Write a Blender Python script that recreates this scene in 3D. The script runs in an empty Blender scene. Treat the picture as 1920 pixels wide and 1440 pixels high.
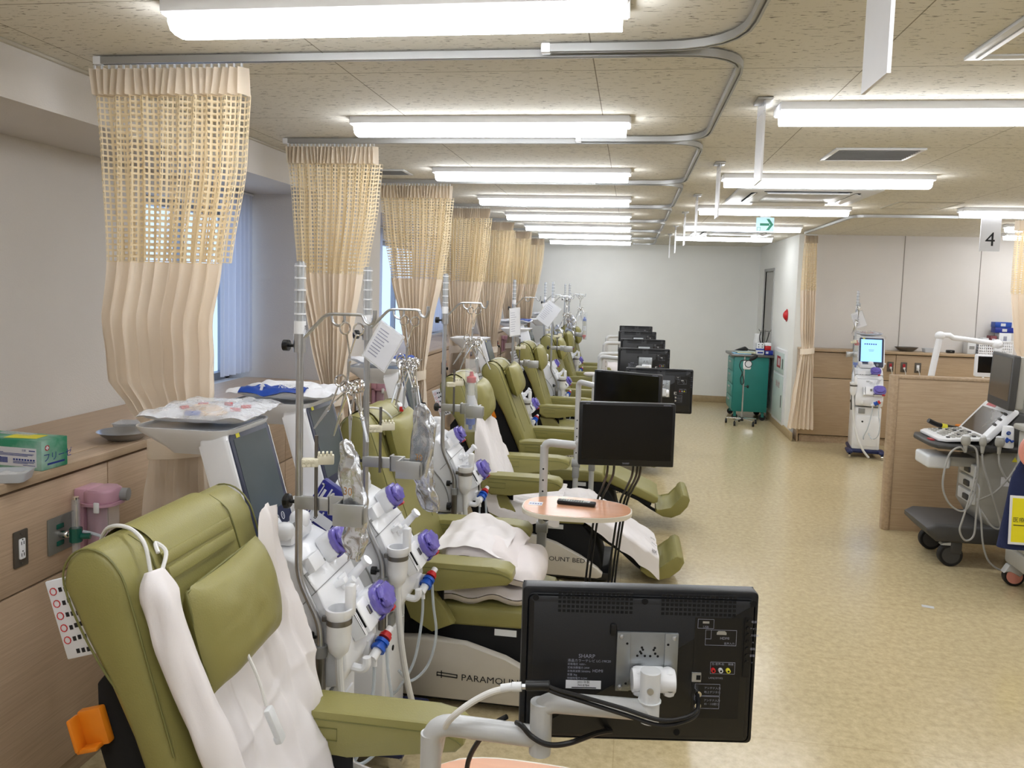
import bpy, bmesh, math, random
from mathutils import Matrix, Vector, noise
PI=math.pi
rnd=random.Random(7)
sc=bpy.context.scene
COL=sc.collection
V=Vector

# ---------------------------------------------------------------- materials
MATS={}
def newmat(name):
    m=bpy.data.materials.new(name); m.use_nodes=True
    nt=m.node_tree; b=nt.nodes['Principled BSDF']
    MATS[name]=m
    return m,nt,b
def lin(c):
    return tuple(((v/255)/12.92 if v/255<=0.04045 else (((v/255)+.055)/1.055)**2.4) for v in c)+(1,)
def mat(name,rgb,rough=.5,metal=0.,bump=0.,bscale=60.,var=0.,vscale=8.,spec=.5,alpha=1.,trans=0.,coat=0.,sheen=0.,stretch=(1,1,1)):
    m,nt,b=newmat(name)
    c=lin(rgb)
    b.inputs['Base Color'].default_value=c
    b.inputs['Roughness'].default_value=rough
    b.inputs['Metallic'].default_value=metal
    b.inputs['Specular IOR Level'].default_value=spec
    b.inputs['Alpha'].default_value=alpha
    b.inputs['Transmission Weight'].default_value=trans
    b.inputs['Coat Weight'].default_value=coat
    b.inputs['Sheen Weight'].default_value=sheen
    tc=nt.nodes.new('ShaderNodeTexCoord'); mp=nt.nodes.new('ShaderNodeMapping')
    mp.inputs['Scale'].default_value=stretch
    nt.links.new(tc.outputs['Object'],mp.inputs['Vector'])
    if var>0:
        n=nt.nodes.new('ShaderNodeTexNoise'); n.inputs['Scale'].default_value=vscale; n.inputs['Detail'].default_value=5
        nt.links.new(mp.outputs['Vector'],n.inputs['Vector'])
        r=nt.nodes.new('ShaderNodeValToRGB')
        r.color_ramp.elements[0].position=.3; r.color_ramp.elements[1].position=.7
        r.color_ramp.elements[0].color=tuple(v*(1-var) for v in c[:3])+(1,)
        r.color_ramp.elements[1].color=tuple(min(1,v*(1+var)) for v in c[:3])+(1,)
        nt.links.new(n.outputs['Fac'],r.inputs['Fac']); nt.links.new(r.outputs['Color'],b.inputs['Base Color'])
    if bump>0:
        n=nt.nodes.new('ShaderNodeTexNoise'); n.inputs['Scale'].default_value=bscale; n.inputs['Detail'].default_value=4
        nt.links.new(mp.outputs['Vector'],n.inputs['Vector'])
        bp=nt.nodes.new('ShaderNodeBump'); bp.inputs['Strength'].default_value=bump; bp.inputs['Distance'].default_value=.01
        nt.links.new(n.outputs['Fac'],bp.inputs['Height']); nt.links.new(bp.outputs['Normal'],b.inputs['Normal'])
    return m
def emit(name,rgb,strength):
    m,nt,b=newmat(name)
    b.inputs['Base Color'].default_value=lin(rgb)
    b.inputs['Emission Color'].default_value=lin(rgb); b.inputs['Emission Strength'].default_value=strength
    return m
def wood(name,c1,c2,stretch,rough=.45):
    m,nt,b=newmat(name)
    tc=nt.nodes.new('ShaderNodeTexCoord'); mp=nt.nodes.new('ShaderNodeMapping'); mp.inputs['Scale'].default_value=stretch
    nt.links.new(tc.outputs['Object'],mp.inputs['Vector'])
    n=nt.nodes.new('ShaderNodeTexNoise'); n.inputs['Scale'].default_value=1; n.inputs['Detail'].default_value=8; n.inputs['Roughness'].default_value=.7; n.inputs['Distortion'].default_value=.3
    nt.links.new(mp.outputs['Vector'],n.inputs['Vector'])
    r=nt.nodes.new('ShaderNodeValToRGB'); r.color_ramp.elements[0].position=.32; r.color_ramp.elements[1].position=.68
    r.color_ramp.elements[0].color=lin(c1); r.color_ramp.elements[1].color=lin(c2)
    nt.links.new(n.outputs['Fac'],r.inputs['Fac']); nt.links.new(r.outputs['Color'],b.inputs['Base Color'])
    b.inputs['Roughness'].default_value=rough
    return m
def cloth(name,rgb,trl=.35,bump=.1,bscale=500,rough=.9):
    m,nt,b=newmat(name)
    c=lin(rgb); b.inputs['Base Color'].default_value=c; b.inputs['Roughness'].default_value=rough
    b.inputs['Specular IOR Level'].default_value=.15
    t=nt.nodes.new('ShaderNodeBsdfTranslucent'); t.inputs['Color'].default_value=c
    mx=nt.nodes.new('ShaderNodeMixShader'); mx.inputs['Fac'].default_value=trl
    o=nt.nodes['Material Output']
    nt.links.new(b.outputs[0],mx.inputs[1]); nt.links.new(t.outputs[0],mx.inputs[2]); nt.links.new(mx.outputs[0],o.inputs['Surface'])
    if bump>0:
        n=nt.nodes.new('ShaderNodeTexNoise'); n.inputs['Scale'].default_value=bscale
        tc=nt.nodes.new('ShaderNodeTexCoord'); nt.links.new(tc.outputs['Object'],n.inputs['Vector'])
        bp=nt.nodes.new('ShaderNodeBump'); bp.inputs['Strength'].default_value=bump; bp.inputs['Distance'].default_value=.004
        nt.links.new(n.outputs['Fac'],bp.inputs['Height']); nt.links.new(bp.outputs['Normal'],b.inputs['Normal'])
    return m
def film(name,rgb,fac,rough=.1,bump=0.,bscale=40):
    # thin clear plastic: part see-through, part glossy/white
    m,nt,b=newmat(name)
    b.inputs['Base Color'].default_value=lin(rgb); b.inputs['Roughness'].default_value=rough
    t=nt.nodes.new('ShaderNodeBsdfTransparent'); t.inputs['Color'].default_value=(1,1,1,1)
    mx=nt.nodes.new('ShaderNodeMixShader'); mx.inputs['Fac'].default_value=fac
    o=nt.nodes['Material Output']
    nt.links.new(t.outputs[0],mx.inputs[1]); nt.links.new(b.outputs[0],mx.inputs[2]); nt.links.new(mx.outputs[0],o.inputs['Surface'])
    if bump>0:
        n=nt.nodes.new('ShaderNodeTexNoise'); n.inputs['Scale'].default_value=bscale
        tc=nt.nodes.new('ShaderNodeTexCoord'); nt.links.new(tc.outputs['Object'],n.inputs['Vector'])
        bp=nt.nodes.new('ShaderNodeBump'); bp.inputs['Strength'].default_value=bump; bp.inputs['Distance'].default_value=.01
        nt.links.new(n.outputs['Fac'],bp.inputs['Height']); nt.links.new(bp.outputs['Normal'],b.inputs['Normal'])
    return m

leather=mat('green_leather',(143,137,80),.42,bump=.12,bscale=260,var=.05,vscale=5,spec=.45)
leather_d=mat('green_piping',(116,114,64),.5)
blackp=mat('black_plastic',(11,12,14),.4,var=.06,vscale=30)
blackm=mat('black_matte',(5,5,6),.9,var=.1)
tvback=mat('charcoal_plastic',(15,17,21),.42,bump=.05,bscale=700)
screenb=mat('screen_black',(4,4,5),.14,spec=.45)
screen_g=mat('grey_screen',(80,89,93),.22,var=.1,vscale=4)
screen_d=mat('dark_screen',(74,66,56),.2,var=.12,vscale=3)
navy=mat('navy_plastic',(36,42,66),.4,var=.05)
navyb=mat('navy_base',(24,36,82),.45,var=.08)
whitep=mat('white_plastic',(240,241,243),.3,var=.02,vscale=6,coat=.15)
whitep2=mat('pale_grey_plastic',(222,224,225),.4,var=.03)
armgrey=mat('light_grey_enamel',(193,194,193),.33,var=.02)
armgrey_d=mat('mid_grey_enamel',(150,151,150),.4,var=.03)
beigecover=mat('pale_beige_cover',(196,190,178),.45,var=.03)
steel=mat('steel',(196,199,203),.28,.9,var=.05,vscale=20)
steel_d=mat('dark_steel',(128,126,124),.32,.9,var=.06,vscale=20)
galv=mat('galvanised_steel',(160,165,168),.38,.85,var=.12,vscale=14)
chrome=mat('chrome',(225,225,225),.1,1.,var=.03)
alu=mat('aluminium',(182,183,182),.35,.6,var=.04)
purple=mat('purple_plastic',(122,110,200),.15,alpha=.82,var=.12,vscale=25,coat=.4)
purple_d=mat('dark_purple',(58,50,120),.3,var=.2,vscale=30)
red=mat('red_plastic',(196,32,36),.35,var=.05)
redd=mat('deep_red_plastic',(170,28,40),.35,var=.05)
blue=mat('blue_plastic',(20,84,190),.35,var=.05)
blued=mat('deep_blue_print',(28,70,160),.4,var=.06,vscale=30)
orange=mat('orange_plastic',(222,128,24),.45,var=.06)
yellow=mat('yellow_paper',(232,222,60),.6,var=.05)
ivory=mat('ivory_plastic',(226,220,196),.45,var=.04)
pink=mat('pink_plastic',(205,160,178),.28,var=.04,coat=.2)
pinksalmon=mat('salmon_rubber',(222,150,135),.45,var=.06)
green_d=mat('dark_green_plastic',(16,88,74),.25,var=.1)
teal=mat('teal_enamel',(36,126,118),.42,var=.04)
teal_d=mat('teal_drawer',(60,140,130),.4,var=.04)
palegreen=mat('pale_green_enamel',(192,206,200),.4,var=.03)
paper=mat('paper_white',(225,226,230),.7,var=.02)
paperlt=mat('laminated_card',(214,216,228),.35,var=.03)
ink=mat('black_ink',(24,24,28),.7,var=.1)
inkb=mat('blue_ink',(40,62,140),.7,var=.1)
inkg=mat('grey_ink',(150,152,168),.7,var=.1)
inkw=mat('white_print',(206,208,212),.6,var=.03)
tabletop=mat('salmon_wood_laminate',(214,158,122),.25,var=.07,vscale=30,stretch=(.1,1,1))
tableedge=mat('cream_edge',(222,214,196),.4,var=.02)
hose=mat('translucent_tubing',(212,222,230),.2,alpha=.6,var=.03)
hosew=mat('white_hose',(226,226,224),.35,var=.03)
cable=mat('black_cable',(14,14,15),.45,var=.1)
cablew=mat('white_cable',(225,224,220),.45,var=.03)
cableg=mat('grey_cable',(165,164,160),.5,var=.04)
rubber=mat('black_rubber',(18,18,19),.6,var=.1)
usgrey=mat('ultrasound_grey',(168,166,158),.45,var=.04)
usdark=mat('ultrasound_charcoal',(66,65,64),.5,var=.06)
fabric_navy=mat('navy_fabric',(26,36,76),.85,bump=.3,bscale=200,var=.1)
plate_d=mat('bronze_plate',(88,82,74),.45,.3,var=.05)
plate_g=mat('grey_gas_plate',(128,128,122),.45,.3,var=.05)
greenbox=mat('green_carton',(72,164,122),.5,var=.35,vscale=7)
for _n in greenbox.node_tree.nodes:
    if _n.type=='VALTORGB': _n.color_ramp.elements[0].color=lin((46,142,104)); _n.color_ramp.elements[1].color=lin((190,216,206)); _n.color_ramp.elements[0].position=.42; _n.color_ramp.elements[1].position=.72
whitebox=mat('white_carton',(222,224,226),.55,var=.03)
sheetc=cloth('white_cotton_sheet',(246,241,240),.12,.15,700)
quiltc=cloth('white_quilt',(242,234,232),.1,.2,500)
curtc=cloth('cream_curtain',(255,243,226),.33,.12,600)
curth=cloth('cream_header',(252,240,222),.3,.1,600)
netc=cloth('cream_netting',(253,238,206),.36,0)
sheerc=cloth('sheer_white',(225,228,238),.5,0)
foil=mat('silver_foil',(214,217,222),.26,.85,bump=.5,bscale=26,var=.15,vscale=18)
filmc=film('clear_film',(240,242,245),.34,.08,.5,60)
filmw=film('milky_film',(240,240,238),.6,.15,.4,50)
clearp=film('clear_plastic',(225,230,232),.26,.06)
traycl=film('frosted_tray',(214,218,222),.7,.25)
beadb=mat('beige_tubing',(226,196,160),.35,alpha=.8,var=.1)
glass=film('window_glass',(200,215,235),.08,.02)
lamp=emit('lamp_diffuser',(246,249,255),12.0)
bluescreen=emit('blue_lit_screen',(130,180,245),.8)
exitlit=emit('pale_sign_lit',(190,226,236),.25)
wall_m=mat('wall_paint',(218,213,207),.85,bump=.18,bscale=160,var=.015,vscale=3)
wallb_m=mat('back_wall_paint',(236,236,230),.8,bump=.12,bscale=160,var=.015,vscale=3)
trim_m=mat('tan_baseboard',(172,152,116),.5,var=.08,vscale=20)
doorm=mat('grey_door',(176,174,168),.5,var=.03)
woodY=wood('oak_along_aisle',(180,154,127),(204,179,151),(150,4.0,150))
woodX=wood('oak_across',(168,143,113),(192,168,137),(4.0,150,150))
woodD=wood('oak_edge',(164,140,114),(192,168,138),(40,3,40))
# floor
def floor_mat():
    m,nt,b=newmat('vinyl_floor')
    tc=nt.nodes.new('ShaderNodeTexCoord')
    n1=nt.nodes.new('ShaderNodeTexNoise'); n1.inputs['Scale'].default_value=26; n1.inputs['Detail'].default_value=9; n1.inputs['Roughness'].default_value=.75
    n2=nt.nodes.new('ShaderNodeTexNoise'); n2.inputs['Scale'].default_value=.8; n2.inputs['Detail'].default_value=2
    for n in (n1,n2): nt.links.new(tc.outputs['Object'],n.inputs['Vector'])
    r=nt.nodes.new('ShaderNodeValToRGB'); r.color_ramp.elements[0].position=.3; r.color_ramp.elements[1].position=.72
    r.color_ramp.elements[0].color=lin((176,158,122)); r.color_ramp.elements[1].color=lin((216,198,158))
    nt.links.new(n1.outputs['Fac'],r.inputs['Fac'])
    r2=nt.nodes.new('ShaderNodeValToRGB'); r2.color_ramp.elements[0].color=(.93,.95,.91,1); r2.color_ramp.elements[1].color=(1,1,1,1)
    nt.links.new(n2.outputs['Fac'],r2.inputs['Fac'])
    mx=nt.nodes.new('ShaderNodeMixRGB'); mx.blend_type='MULTIPLY'; mx.inputs['Fac'].default_value=1
    nt.links.new(r.outputs['Color'],mx.inputs[1]); nt.links.new(r2.outputs['Color'],mx.inputs[2])
    # sheet seams along the room
    br=nt.nodes.new('ShaderNodeTexBrick'); br.inputs['Scale'].default_value=1; br.offset=0
    br.inputs['Brick Width'].default_value=30; br.inputs['Row Height'].default_value=.842; br.inputs['Mortar Size'].default_value=.0025
    br.inputs['Color1'].default_value=br.inputs['Color2'].default_value=(1,1,1,1); br.inputs['Mortar'].default_value=(.86,.84,.79,1)
    nt.links.new(tc.outputs['Object'],br.inputs['Vector'])
    mx2=nt.nodes.new('ShaderNodeMixRGB'); mx2.blend_type='MULTIPLY'; mx2.inputs['Fac'].default_value=1
    nt.links.new(mx.outputs[0],mx2.inputs[1]); nt.links.new(br.outputs['Color'],mx2.inputs[2])
    nt.links.new(mx2.outputs[0],b.inputs['Base Color'])
    b.inputs['Roughness'].default_value=.2; b.inputs['Specular IOR Level'].default_value=.55
    return m
floor_m=floor_mat()
def ceil_mat():
    m,nt,b=newmat('rockwool_ceiling')
    tc=nt.nodes.new('ShaderNodeTexCoord'); mp=nt.nodes.new('ShaderNodeMapping'); mp.inputs['Scale'].default_value=(26,120,60)
    nt.links.new(tc.outputs['Object'],mp.inputs['Vector'])
    n=nt.nodes.new('ShaderNodeTexNoise'); n.inputs['Scale'].default_value=1; n.inputs['Detail'].default_value=3; n.inputs['Roughness'].default_value=.6; n.inputs['Distortion'].default_value=.6
    nt.links.new(mp.outputs['Vector'],n.inputs['Vector'])
    r=nt.nodes.new('ShaderNodeValToRGB'); r.color_ramp.elements[0].position=.335; r.color_ramp.elements[1].position=.40
    r.color_ramp.elements[0].color=(.22,.20,.16,1); r.color_ramp.elements[1].color=(1,1,1,1)
    nt.links.new(n.outputs['Fac'],r.inputs['Fac'])
    br=nt.nodes.new('ShaderNodeTexBrick'); br.inputs['Scale'].default_value=1; br.offset=0
    br.inputs['Brick Width'].default_value=.91; br.inputs['Row Height'].default_value=.77; br.inputs['Mortar Size'].default_value=.0022
    br.inputs['Color1'].default_value=br.inputs['Color2'].default_value=lin((230,226,214)); br.inputs['Mortar'].default_value=lin((150,143,125))
    mp2=nt.nodes.new('ShaderNodeMapping'); mp2.inputs['Location'].default_value=(.16,.2,0)
    nt.links.new(tc.outputs['Object'],mp2.inputs['Vector']); nt.links.new(mp2.outputs['Vector'],br.inputs['Vector'])
    mx=nt.nodes.new('ShaderNodeMixRGB'); mx.blend_type='MULTIPLY'; mx.inputs['Fac'].default_value=.9
    nt.links.new(br.outputs['Color'],mx.inputs[1]); nt.links.new(r.outputs['Color'],mx.inputs[2])
    nt.links.new(mx.outputs[0],b.inputs['Base Color'])
    bp=nt.nodes.new('ShaderNodeBump'); bp.inputs['Strength'].default_value=.4; bp.inputs['Distance'].default_value=.004
    nt.links.new(r.outputs['Color'],bp.inputs['Height']); nt.links.new(bp.outputs['Normal'],b.inputs['Normal'])
    b.inputs['Roughness'].default_value=.9
    return m
ceil_m=ceil_mat()

# ---------------------------------------------------------------- mesh builder
def T(x,y,z): return Matrix.Translation((x,y,z))
def R(ax,deg): return Matrix.Rotation(math.radians(deg),4,ax)
def frame(o,xa,ya):
    xa=V(xa).normalized(); za=xa.cross(V(ya)).normalized(); ya=za.cross(xa)
    return Matrix(((xa.x,ya.x,za.x,o[0]),(xa.y,ya.y,za.y,o[1]),(xa.z,ya.z,za.z,o[2]),(0,0,0,1)))
def catmull(pts,k=6):
    P=[V(p) for p in pts]
    if len(P)<3: return P
    out=[]
    for i in range(len(P)-1):
        p0=P[max(i-1,0)];p1=P[i];p2=P[i+1];p3=P[min(i+2,len(P)-1)]
        for j in range(k):
            t=j/k
            out.append(.5*((2*p1)+(p2-p0)*t+(2*p0-5*p1+4*p2-p3)*t*t+(3*p1-p0-3*p2+p3)*t**3))
    out.append(P[-1]); return out
def fillet(pts,r,k=5):
    P=[V(p) for p in pts]; out=[P[0]]
    for i in range(1,len(P)-1):
        a=(P[i-1]-P[i]); b=(P[i+1]-P[i]); d=min(r,a.length*.49,b.length*.49)
        pa=P[i]+a.normalized()*d; pb=P[i]+b.normalized()*d
        for j in range(k+1):
            t=j/k; out.append((1-t)**2*pa+2*t*(1-t)*P[i]+t*t*pb)
    out.append(P[-1]); return out
TXT={}
class MB:
    def __init__(s,m=None): s.v=[];s.f=[];s.fm=[];s.mats=[];s.m=m;s.fs=[]
    def mi(s,m):
        m=m or s.m
        if m not in s.mats: s.mats.append(m)
        return s.mats.index(m)
    def add(s,vs,fs,m=None,sm=True,X=None):
        o=len(s.v); i=s.mi(m)
        for p in vs: s.v.append((X@V(p)) if X is not None else V(p))
        for f in fs: s.f.append([a+o for a in f]); s.fm.append(i); s.fs.append(sm)
        return s
    def bm(s,b,m=None,X=None,sm=True):
        b.verts.index_update()
        return s.add([v.co.copy() for v in b.verts],[[v.index for v in f.verts] for f in b.faces],m,sm,X)
    def box(s,c,d,bev=0,m=None,X=None,seg=2):
        hx,hy,hz=d[0]/2,d[1]/2,d[2]/2
        vs=[(x,y,z) for x in(-hx,hx) for y in(-hy,hy) for z in(-hz,hz)]
        fs=[(0,1,3,2),(4,6,7,5),(0,4,5,1),(2,3,7,6),(0,2,6,4),(1,5,7,3)]
        M=T(*c) if X is None else X@T(*c)
        if bev<=0: return s.add(vs,fs,m,False,M)
        b=bmesh.new(); bv=[b.verts.new(p) for p in vs]
        for f in fs: b.faces.new([bv[i] for i in f])
        bmesh.ops.bevel(b,geom=list(b.edges),offset=min(bev,min(d)*.49),segments=seg,profile=.5,affect='EDGES')
        s.bm(b,m,M); b.free(); return s
    def bb(s,lo,hi,bev=0,m=None,X=None,seg=2):
        return s.box([(a+b)/2 for a,b in zip(lo,hi)],[abs(b-a) for a,b in zip(lo,hi)],bev,m,X,seg)
    def cyl(s,p0,p1,r,r1=None,n=14,m=None,X=None,cap=True):
        p0=V(p0);p1=V(p1);r1=r if r1 is None else r1
        d=(p1-p0).normalized(); a=d.orthogonal().normalized(); b=d.cross(a)
        vs=[];fs=[]
        for p,q in((p0,r),(p1,r1)):
            for i in range(n):
                t=2*PI*i/n; vs.append(p+(a*math.cos(t)+b*math.sin(t))*q)
        for i in range(n): j=(i+1)%n; fs.append((i,j,n+j,n+i))
        if cap: fs+= [list(range(n))[::-1],list(range(n,2*n))]
        return s.add(vs,fs,m,True,X)
    def tube(s,pts,r,n=8,m=None,X=None,smooth=0,flat=None,closed=False):
        P=catmull(pts,smooth) if smooth else [V(p) for p in pts]
        N=len(P); vs=[];fs=[]; up=None
        for i,p in enumerate(P):
            if closed: d=(P[(i+1)%N]-P[i-1]).normalized()
            else: d=(P[min(i+1,N-1)]-P[max(i-1,0)]).normalized()
            if up is None: up=d.orthogonal().normalized()
            up=(up-d*up.dot(d)); up=up.normalized() if up.length>1e-6 else d.orthogonal().normalized()
            b=d.cross(up); rr=r(i/(N-1)) if callable(r) else r
            for k in range(n):
                t=2*PI*k/n; vs.append(p+(up*math.cos(t)+b*math.sin(t))*rr)
        for i in range(N if closed else N-1):
            for k in range(n):
                k2=(k+1)%n; i2=(i+1)%N; fs.append((i*n+k,i*n+k2,i2*n+k2,i2*n+k))
        if not closed: fs+=[list(range(n))[::-1],list(range((N-1)*n,N*n))]
        return s.add(vs,fs,m,True,X)
    def lathe(s,prof,n=20,m=None,X=None,cap=True):
        vs=[];fs=[]
        for r,z in prof:
            for i in range(n):
                t=2*PI*i/n; vs.append((r*math.cos(t),r*math.sin(t),z))
        for j in range(len(prof)-1):
            for i in range(n):
                k=(i+1)%n; fs.append((j*n+i,j*n+k,(j+1)*n+k,(j+1)*n+i))
        if cap: fs+=[list(range(n))[::-1],list(range((len(prof)-1)*n,len(prof)*n))]
        return s.add(vs,fs,m,True,X)
    def prism(s,poly,h0,h1,m=None,X=None,bev=0,seg=2):
        # polygon in local xy, extruded h0..h1 along local z
        b=bmesh.new(); n=len(poly)
        a=[b.verts.new((p[0],p[1],h0)) for p in poly]; c=[b.verts.new((p[0],p[1],h1)) for p in poly]
        b.faces.new(a[::-1]); b.faces.new(c)
        caps=[]
        for i in range(n): j=(i+1)%n; b.faces.new((a[i],a[j],c[j],c[i]))
        if bev>0:
            es=[e for e in b.edges if abs(e.verts[0].co.z-e.verts[1].co.z)<1e-7]
            bmesh.ops.bevel(b,geom=es,offset=bev,segments=seg,profile=.5,affect='EDGES')
        bmesh.ops.recalc_face_normals(b,faces=b.faces)
        s.bm(b,m,X); b.free(); return s
    def grid(s,nu,nv,fn,m=None,X=None,cu=False):
        vs=[fn(i/nu,j/nv) for i in range(nu+(0 if cu else 1)) for j in range(nv+1)]
        fs=[]; w=nv+1; tot=nu if cu else nu+1
        for i in range(nu):
            i2=(i+1)%tot
            for j in range(nv): fs.append((i*w+j,i2*w+j,i2*w+j+1,i*w+j+1))
        return s.add(vs,fs,m,True,X)
    def ell(s,c,d,n=16,m=None,X=None,p=2.0):
        # superellipsoid with half sizes d
        def fn(u,v):
            a=u*2*PI;b=-PI/2+v*PI
            def sp(x): return math.copysign(abs(x)**(2/p),x)
            return (c[0]+d[0]*sp(math.cos(b))*sp(math.cos(a)),c[1]+d[1]*sp(math.cos(b))*sp(math.sin(a)),c[2]+d[2]*sp(math.sin(b)))
        return s.grid(n,n//2,fn,m,X,cu=True)
    def text(s,t,size,X,m=None,align='CENTER',sx=1.):
        key=(t,size,align)
        if key in TXT: vs,fs=TXT[key]; return s.add([(x*sx,y,z) for x,y,z in vs],fs,m,False,X)
        cu=bpy.data.curves.new('t','FONT'); cu.body=t; cu.size=size; cu.align_x=align; cu.align_y='CENTER'; cu.resolution_u=2
        ob=bpy.data.objects.new('t',cu)
        me=bpy.data.meshes.new_from_object(ob)
        TXT[key]=([tuple(v.co) for v in me.vertices],[list(p.vertices) for p in me.polygons])
        s.add([(x*sx,y,z) for x,y,z in TXT[key][0]],TXT[key][1],m,False,X)
        bpy.data.objects.remove(ob); bpy.data.meshes.remove(me); bpy.data.curves.remove(cu)
        return s
    def build(s,name,parent=None,loc=None,ang=35,label=None):
        me=bpy.data.meshes.new(name); me.from_pydata([tuple(p) for p in s.v],[],s.f)
        for m in s.mats: me.materials.append(m)
        me.polygons.foreach_set('material_index',s.fm); me.polygons.foreach_set('use_smooth',s.fs)
        me.update()
        me.set_sharp_from_angle(angle=math.radians(ang))
        o=bpy.data.objects.new(name,me); COL.objects.link(o)
        if parent is not None: o.parent=parent
        if loc is not None: o.location=loc
        if label: o['label']=label
        return o
def tag(o,label,cat,group=None,kind=None):
    o['label']=label; o['category']=cat
    if group: o['group']=group
    if kind: o['kind']=kind
    return o
def thing(name,label,cat,loc=(0,0,0),rz=0,group=None):
    o=bpy.data.objects.new(name,None); COL.objects.link(o); o.empty_display_size=.05
    o.location=loc; o.rotation_euler=(0,0,math.radians(rz))
    return tag(o,label,cat,group)
def struct(name,mb,label=None,ang=35):
    o=mb.build(name,ang=ang); o['kind']='structure'
    if label: o['label']=label
    return o
def dup(root,loc,rz=None,label=None,group=None,rot=None):
    r=root.copy(); COL.objects.link(r); r.location=loc
    if rz is not None: r.rotation_euler=(0,0,math.radians(rz))
    if rot is not None: r.rotation_euler=rot
    if label: r['label']=label
    if group: r['group']=group
    for ch in list(root.children):
        c=ch.copy(); COL.objects.link(c); c.parent=r
        for g in list(ch.children):
            d=g.copy(); COL.objects.link(d); d.parent=c
    return r
def nz(x,y,z=0.,s=1.): return noise.noise(V((x*s,y*s,z*s)))
def rrect(w,h,r,n=5,cx=0,cy=0):
    out=[]
    for qx,qy,a0 in((1,1,0),(-1,1,90),(-1,-1,180),(1,-1,270)):
        for i in range(n+1):
            a=math.radians(a0+90*i/n); out.append((cx+qx*(w/2-r)+r*math.cos(a),cy+qy*(h/2-r)+r*math.sin(a)))
    return out
# ordinal words for telling repeats apart
ORD=['nearest','second','third','fourth','fifth','sixth','seventh','eighth']
# ---------------------------------------------------------------- camera
def camera():
    F,CX,CY=1480.,960.,655.
    dY=V((1185-CX,542-CY,F)).normalized(); h=V((1,.0283,0)); dX=(h-dY*h.dot(dY)).normalized()
    dZ=dX.cross(dY); dZ=-dZ if dZ[1]>0 else dZ
    right=V((dX.x,dY.x,dZ.x)); down=V((dX.y,dY.y,dZ.y)); fwd=V((dX.z,dY.z,dZ.z))
    c=bpy.data.cameras.new('camera'); o=bpy.data.objects.new('camera',c); COL.objects.link(o)
    u=-down; b=-fwd
    o.matrix_world=Matrix(((right.x,u.x,b.x,0),(right.y,u.y,b.y,0),(right.z,u.z,b.z,1.90),(0,0,0,1)))
    c.sensor_width=36; c.lens=36*F/1920; c.shift_y=(CY-720)/1920*1.0
    c.clip_start=.05; c.clip_end=100
    sc.camera=o
camera()
# ---------------------------------------------------------------- room shell
H=2.67
struct('floor',MB(floor_m).bb((-2.9,-2.6,-.08),(6.6,13.95,0)))
struct('ceiling',MB(ceil_m).bb((-2.1,-2.6,H),(6.6,13.95,H+.1)))
struct('wall_back',MB(wallb_m).bb((-2.9,13.85,0),(2.14,13.95,H)))
m=MB(wall_m)
WIN=[(4.02,5.17),(6.42,10.9),(11.6,13.3)]
m.bb((-2.86,-2.5,0),(-2.66,WIN[0][0],2.48))
for a,b in WIN:
    m.bb((-2.86,a,0),(-2.66,b,1.20)); m.bb((-2.86,a,2.36),(-2.66,b,2.48))
m.bb((-2.86,WIN[0][1],0),(-2.10,WIN[1][0],2.48)); m.bb((-2.86,WIN[1][1],0),(-2.10,WIN[2][0],2.48)); m.bb((-2.86,WIN[2][1],0),(-2.66,13.85,2.48))
struct('wall_left',m)
struct('trim_1',MB(wall_m).bb((-2.9,-2.5,2.48),(-2.101,13.85,H+.02)),'painted soffit box above the windows')
struct('wall_near',MB(wall_m).bb((-2.9,-2.6,0),(6.6,-2.5,H)))
struct('wall_right',MB(wall_m).bb((6.5,-2.5,0),(6.6,10.75,H)))
# short return wall with the sliding door, and the wall facing the aisle
m=MB(wallb_m)
m.bb((2.12,10.75,0),(2.3,12.45,H)); m.bb((2.12,13.25,0),(2.3,13.85,H)); m.bb((2.12,12.45,2.24),(2.3,13.25,H))
struct('wall_side',m)
m=MB(wall_m); m.bb((2.3,10.75,0),(6.5,10.9,H)); 
struct('wall_far',m)
mj=MB(mat('wall_joint',(150,144,136),.8,var=.02))
for x in(3.41,4.32,5.23): mj.bb((x-.003,10.744,1.2),(x+.003,10.752,H))
mj.build('trim_2')['kind']='structure'
d=struct('door_1',MB(doorm).bb((2.135,12.46,.01),(2.175,13.24,2.23)))
m=MB(steel); m.bb((2.122,12.55,.95),(2.135,12.575,1.25),.004); m.build('handle',d)
m=MB(blackm); m.bb((2.1335,12.49,.02),(2.1352,12.5,2.2)); m.build('door_gap',d)
struct('trim_3',MB(mat('door_frame',(170,170,166),.45,var=.02)).bb((2.105,12.41,0),(2.26,12.45,2.28),.004).bb((2.105,13.25,0),(2.26,13.29,2.28),.004).bb((2.105,12.41,2.235),(2.26,13.29,2.28),.004))
struct('baseboard_back',MB(trim_m).bb((-1.9,13.835,0),(2.12,13.852,.11),.004))
struct('baseboard_side',MB(trim_m).bb((2.104,10.5,0),(2.122,12.40,.11),.004))
struct('trim_4',MB(mat('ceiling_edge',(196,190,176),.7,var=.02)).bb((-2.115,-2.4,H-.012),(-2.085,13.84,H+.0),.003))
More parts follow.
